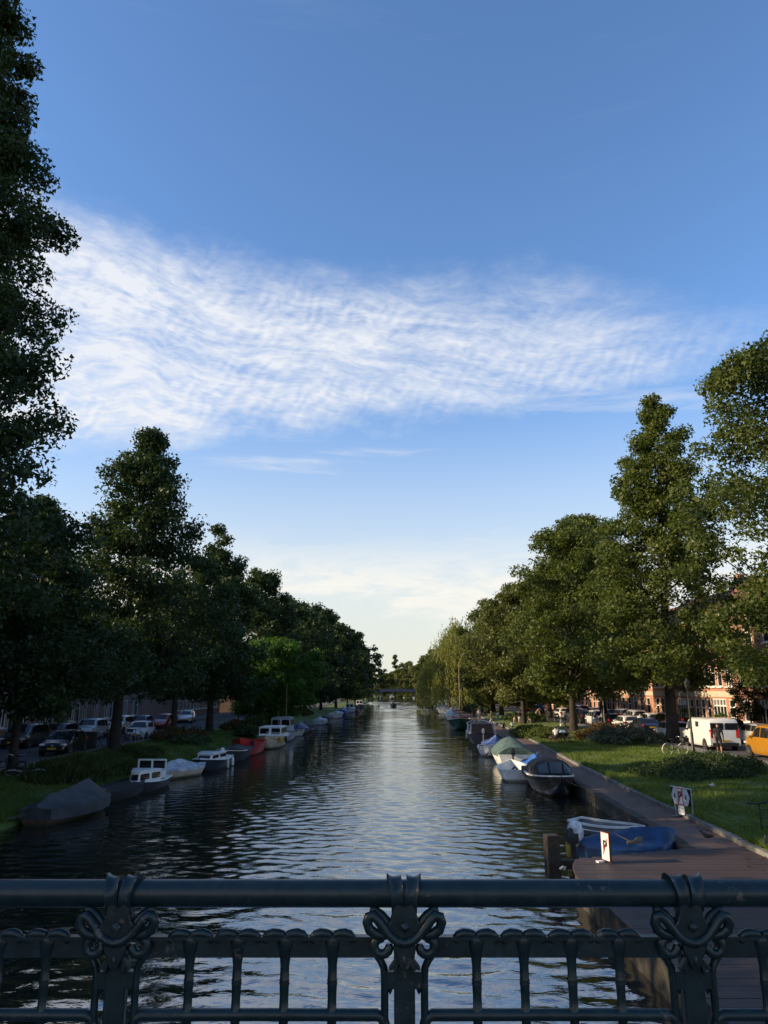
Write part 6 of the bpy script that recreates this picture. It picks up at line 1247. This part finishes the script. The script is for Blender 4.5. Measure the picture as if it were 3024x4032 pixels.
def person(label, x, y, z, rz, kind, top='white', low='black', hair='dark', shoes='d', sleeves='short', legs='short', h=1.75, group=None, lod=0):
    J = pose(kind); names = list(J); k = h / 1.78
    rad = {}
    for a, c, r0, r1, _ in BONES: rad[a] = max(rad.get(a, 0), r0) if a not in ('pel',) else .135; rad[c] = max(rad.get(c, 0) * .0, r1)
    rad.update(che=.150, nec=.056, hed=.092, top=.060, pel=.140, spi=.128)
    me = bpy.data.meshes.new('body_skeleton'); me.from_pydata([tuple(q * k for q in J[n]) for n in names], [(names.index(a), names.index(c)) for a, c, *_ in BONES], [])
    ob = bpy.data.objects.new('body_skeleton', me); col.objects.link(ob)
    sk = ob.modifiers.new('skin', 'SKIN'); sk.use_smooth_shade = True
    for i, n in enumerate(names):
        rx = rad[n] * k; me.skin_vertices[0].data[i].radius = (rx * (1.0 if n not in ('pel', 'spi', 'che') else .85), rx)
        me.skin_vertices[0].data[i].use_root = n == 'pel'
    ss_ = ob.modifiers.new('sub', 'SUBSURF'); ss_.levels = 1; ss_.render_levels = 1
    dg = bpy.context.evaluated_depsgraph_get(); bm_ = bpy.data.meshes.new_from_object(ob.evaluated_get(dg)); bpy.data.objects.remove(ob); bpy.data.meshes.remove(me)
    mats = [SKIN, CLO[top] if top else SKIN, CLO[low], SHOE_W if shoes == 'w' else SHOE_D]; idx = dict(skin=0, top=1, low=2, shoe=3, slv=1 if sleeves != 'none' and top else 0, arm=1 if sleeves == 'long' and top else 0, thi=2, shin=2 if legs == 'long' else 0)
    bm_.materials.clear()
    for m_ in mats: bm_.materials.append(m_)
    segs = [(Vector(J[a]) * k, Vector(J[c]) * k, idx[t], (r0 + r1) / 2) for a, c, r0, r1, t in BONES]
    for p_ in bm_.polygons:
        c = p_.center; best = 9
        for a, c2, mi, rr_ in segs:
            d_ = c2 - a; t_ = max(0, min(1, (c - a).dot(d_) / d_.length_squared)); q_ = (c - a - d_ * t_).length - rr_
            if q_ < best: best = q_; p_.material_index = mi
        p_.use_smooth = True
    o = thing('person', label, 'person', (x, y, z), rz, group); bo_ = bpy.data.objects.new('body', bm_); col.objects.link(bo_); bo_.parent = o
    hv = (Vector(J['top']) - Vector(J['hed'])).normalized(); c = (Vector(J['hed']).lerp(Vector(J['top']), .38)) * k; fw = Vector((1, 0, 0)); fw = (fw - hv * fw.dot(hv)).normalized(); sd = hv.cross(fw)
    hr = MB(); hr.loft([[c - fw * .022 * k + hv * (math.cos(R(g)) * .125 * k) + (fw * math.cos(a) * 1.02 + sd * math.sin(a) * .9) * (math.sin(R(g)) * .112 * k) - (fw * (.03 * k) if g > 60 and math.cos(a) > .2 else fw * 0) for a in np.linspace(0, 2 * math.pi, 13)[:-1]] for g in (2, 30, 55, 78, 100)]); hr.build('hair', HAIR[hair], o, smooth=60)
    if lod == 0:
        f = MB()
        for s_ in (-1, 1): f.box(c + fw * .092 * k + sd * (s_ * .034 * k) - hv * .012 * k, (.012, .018, .010)); 
        f.build('eyes', SHOE_D, o)
        n_ = MB(); n_.loft([[c + fw * (a * k) + sd * (w_ * s_ * k) + hv * (b_ * k) for s_ in (-1, 1)] + [c + fw * ((a - .02) * k) + hv * (b_ * k)] for a, b_, w_ in ((.090, -.005, .008), (.108, -.045, .014), (.090, -.055, .012))]); n_.box(c + fw * .086 * k - hv * .085 * k, (.012, .045, .008)); n_.build('face', SKIN, o)
    fg = MB()
    for kk in 'lr':
        a, c2 = Vector(J[kk + 'wr']) * k, Vector(J[kk + 'ha']) * k; d_ = (c2 - a).normalized(); s_ = d_.cross(Vector((0, 0, 1))); s_ = s_.normalized() if s_.length > .1 else Vector((0, 1, 0)); u_ = s_.cross(d_)
        for i in range(4):
            b0 = c2 + s_ * ((i - 1.5) * .019 * k); ln = (.07, .08, .075, .06)[i] * k; fg.tube([b0, b0 + d_ * ln * .55, b0 + d_ * ln * .9 - u_ * .02], [.009 * k, .008 * k, .006 * k], 5)
        b0 = a.lerp(c2, .5) + s_ * .03 * k; fg.tube([b0, b0 + s_ * .03 * k + d_ * .03, b0 + s_ * .035 * k + d_ * .065], [.010 * k, .009 * k, .007 * k], 5)
    fg.build('fingers', SKIN, o, smooth=60)
    return o
PG = 'people on the right bank'
zp = Z_PATH + .005
def zr(x, y): return lawn_z_right(x, y)
person('man in black T-shirt and shorts walking past the white van', 19.75, 45.4, Z_ROAD_R + .03, R(-115), 'walk', 'black', 'black', 'dark', 'w', h=1.82, group=PG)
person('person in white vest seated at the near bench of the picnic table', PX_ - .45, PY_ - .72, PZ_, R(80), 'bench', 'white', 'navy', 'dark', sleeves='none', h=1.68, group=PG)
person('person in pale top at the far side of the picnic table, in the middle', PX_ + .05, PY_ + .74, PZ_, R(-85), 'bench', 'pale', 'black', 'brown', h=1.68, group=PG)
person('person in khaki top at the far right end of the picnic table', PX_ + .72, PY_ + .76, PZ_, R(-100), 'bench', 'khaki', 'black', 'dark', h=1.75, group=PG)
def at(u, v, zf=None, z=.62): p = gp(u, v, z); return (p.x, p.y, zf(p.x, p.y) if zf else zp)
def put(label, u, v, rz, kind, on_path=False, z=.8, **kw):
    p = gp(u, v, z if not on_path else Z_PATH); zz_ = zp if on_path else lawn_z_right(p.x, p.y)
    return person(label, p.x, p.y, zz_, R(rz), kind, group=PG, lod=1, **kw)
put('child in dark overalls squatting on the footpath', 1981, 2874, -60, 'squat', True, top='black', low='black', hair='brown', h=1.25)
put('child in white shirt and dark trousers crouching at the path kerb', 2019, 2868, 120, 'squat', z=.65, top='white', low='black', hair='dark', h=1.2)
put('person dressed in black standing on the footpath beyond the green barge', 1868, 2836, 80, 'stand', True, top='black', low='black', hair='dark', h=1.72)
put('person in white shirt standing beside the one in black on the footpath', 1887, 2842, 100, 'stand', True, top='white', low='pale', hair='fair', legs='long', h=1.74)
put('person in white shirt sitting hunched at the edge of the footpath', 1937, 2856, 150, 'ground', z=.62, top='white', low='black', hair='dark', h=1.7)
put('bare chested sunbather sitting up beyond the standing pair', 1912, 2812, -160, 'ground', top=None, low='navy', hair='brown', h=1.76)
put('person in grey top sitting on the shaded lawn by a trunk', 1936, 2822, 170, 'ground', top='grey', low='khaki', hair='fair', h=1.7)
put('person in white top sitting next to the one in grey on the shaded lawn', 1962, 2826, -170, 'ground', top='white', low='pale', hair='fair', h=1.7)
put('bare chested person seated on the sunlit strip of grass', 2024, 2847, 10, 'ground', top=None, low='khaki', hair='dark', h=1.78)
put('person in black top and white skirt standing on the sunlit strip', 2048, 2853, 95, 'stand', top='black', low='white', hair='dark', h=1.68)
put('person reclining on the sunlit grass behind the loose hedge', 2096, 2850, 20, 'recline', top='grey', low='navy', hair='fair', h=1.75)
put('bare chested man bending over in the sun by the bicycle pile', 2112, 2836, 10, 'bend', z=.85, top=None, low='khaki', hair='dark', h=1.82)
put('person in red shirt sitting in the sun by the bicycle pile', 2138, 2842, 160, 'ground', z=.85, top='red', low='pale', hair='dark', h=1.75)
put('person in dark top sitting beside the white cloth near the bicycles', 2208, 2862, 0, 'ground', z=.85, top='grey', low='white', hair='dark', h=1.7)
person('person in pale jacket holding a bicycle near the parked cars', 21.6, 75.6, Z_ROAD_R + .065, R(150), 'hold', 'pale', 'black', 'brown', sleeves='long', legs='long', h=1.78, group=PG, lod=1)
person('person in white T-shirt walking between the parked cars', 23.0, 68.6, Z_ROAD_R, R(-100), 'walk', 'white', 'grey', 'dark', h=1.76, group=PG, lod=1)
BGP = 'people in the small black motor boat'
person('person in dark jacket seated at the stern of the motor boat', 2.55, 213.6, .18, R(-92), 'bench', 'black', 'black', 'dark', sleeves='long', legs='long', h=1.8, group=BGP, lod=1)
person('person in grey jacket seated towards the bow of the motor boat', 2.75, 211.6, .18, R(-92), 'bench', 'grey', 'black', 'dark', sleeves='long', legs='long', h=1.75, group=BGP, lod=1)
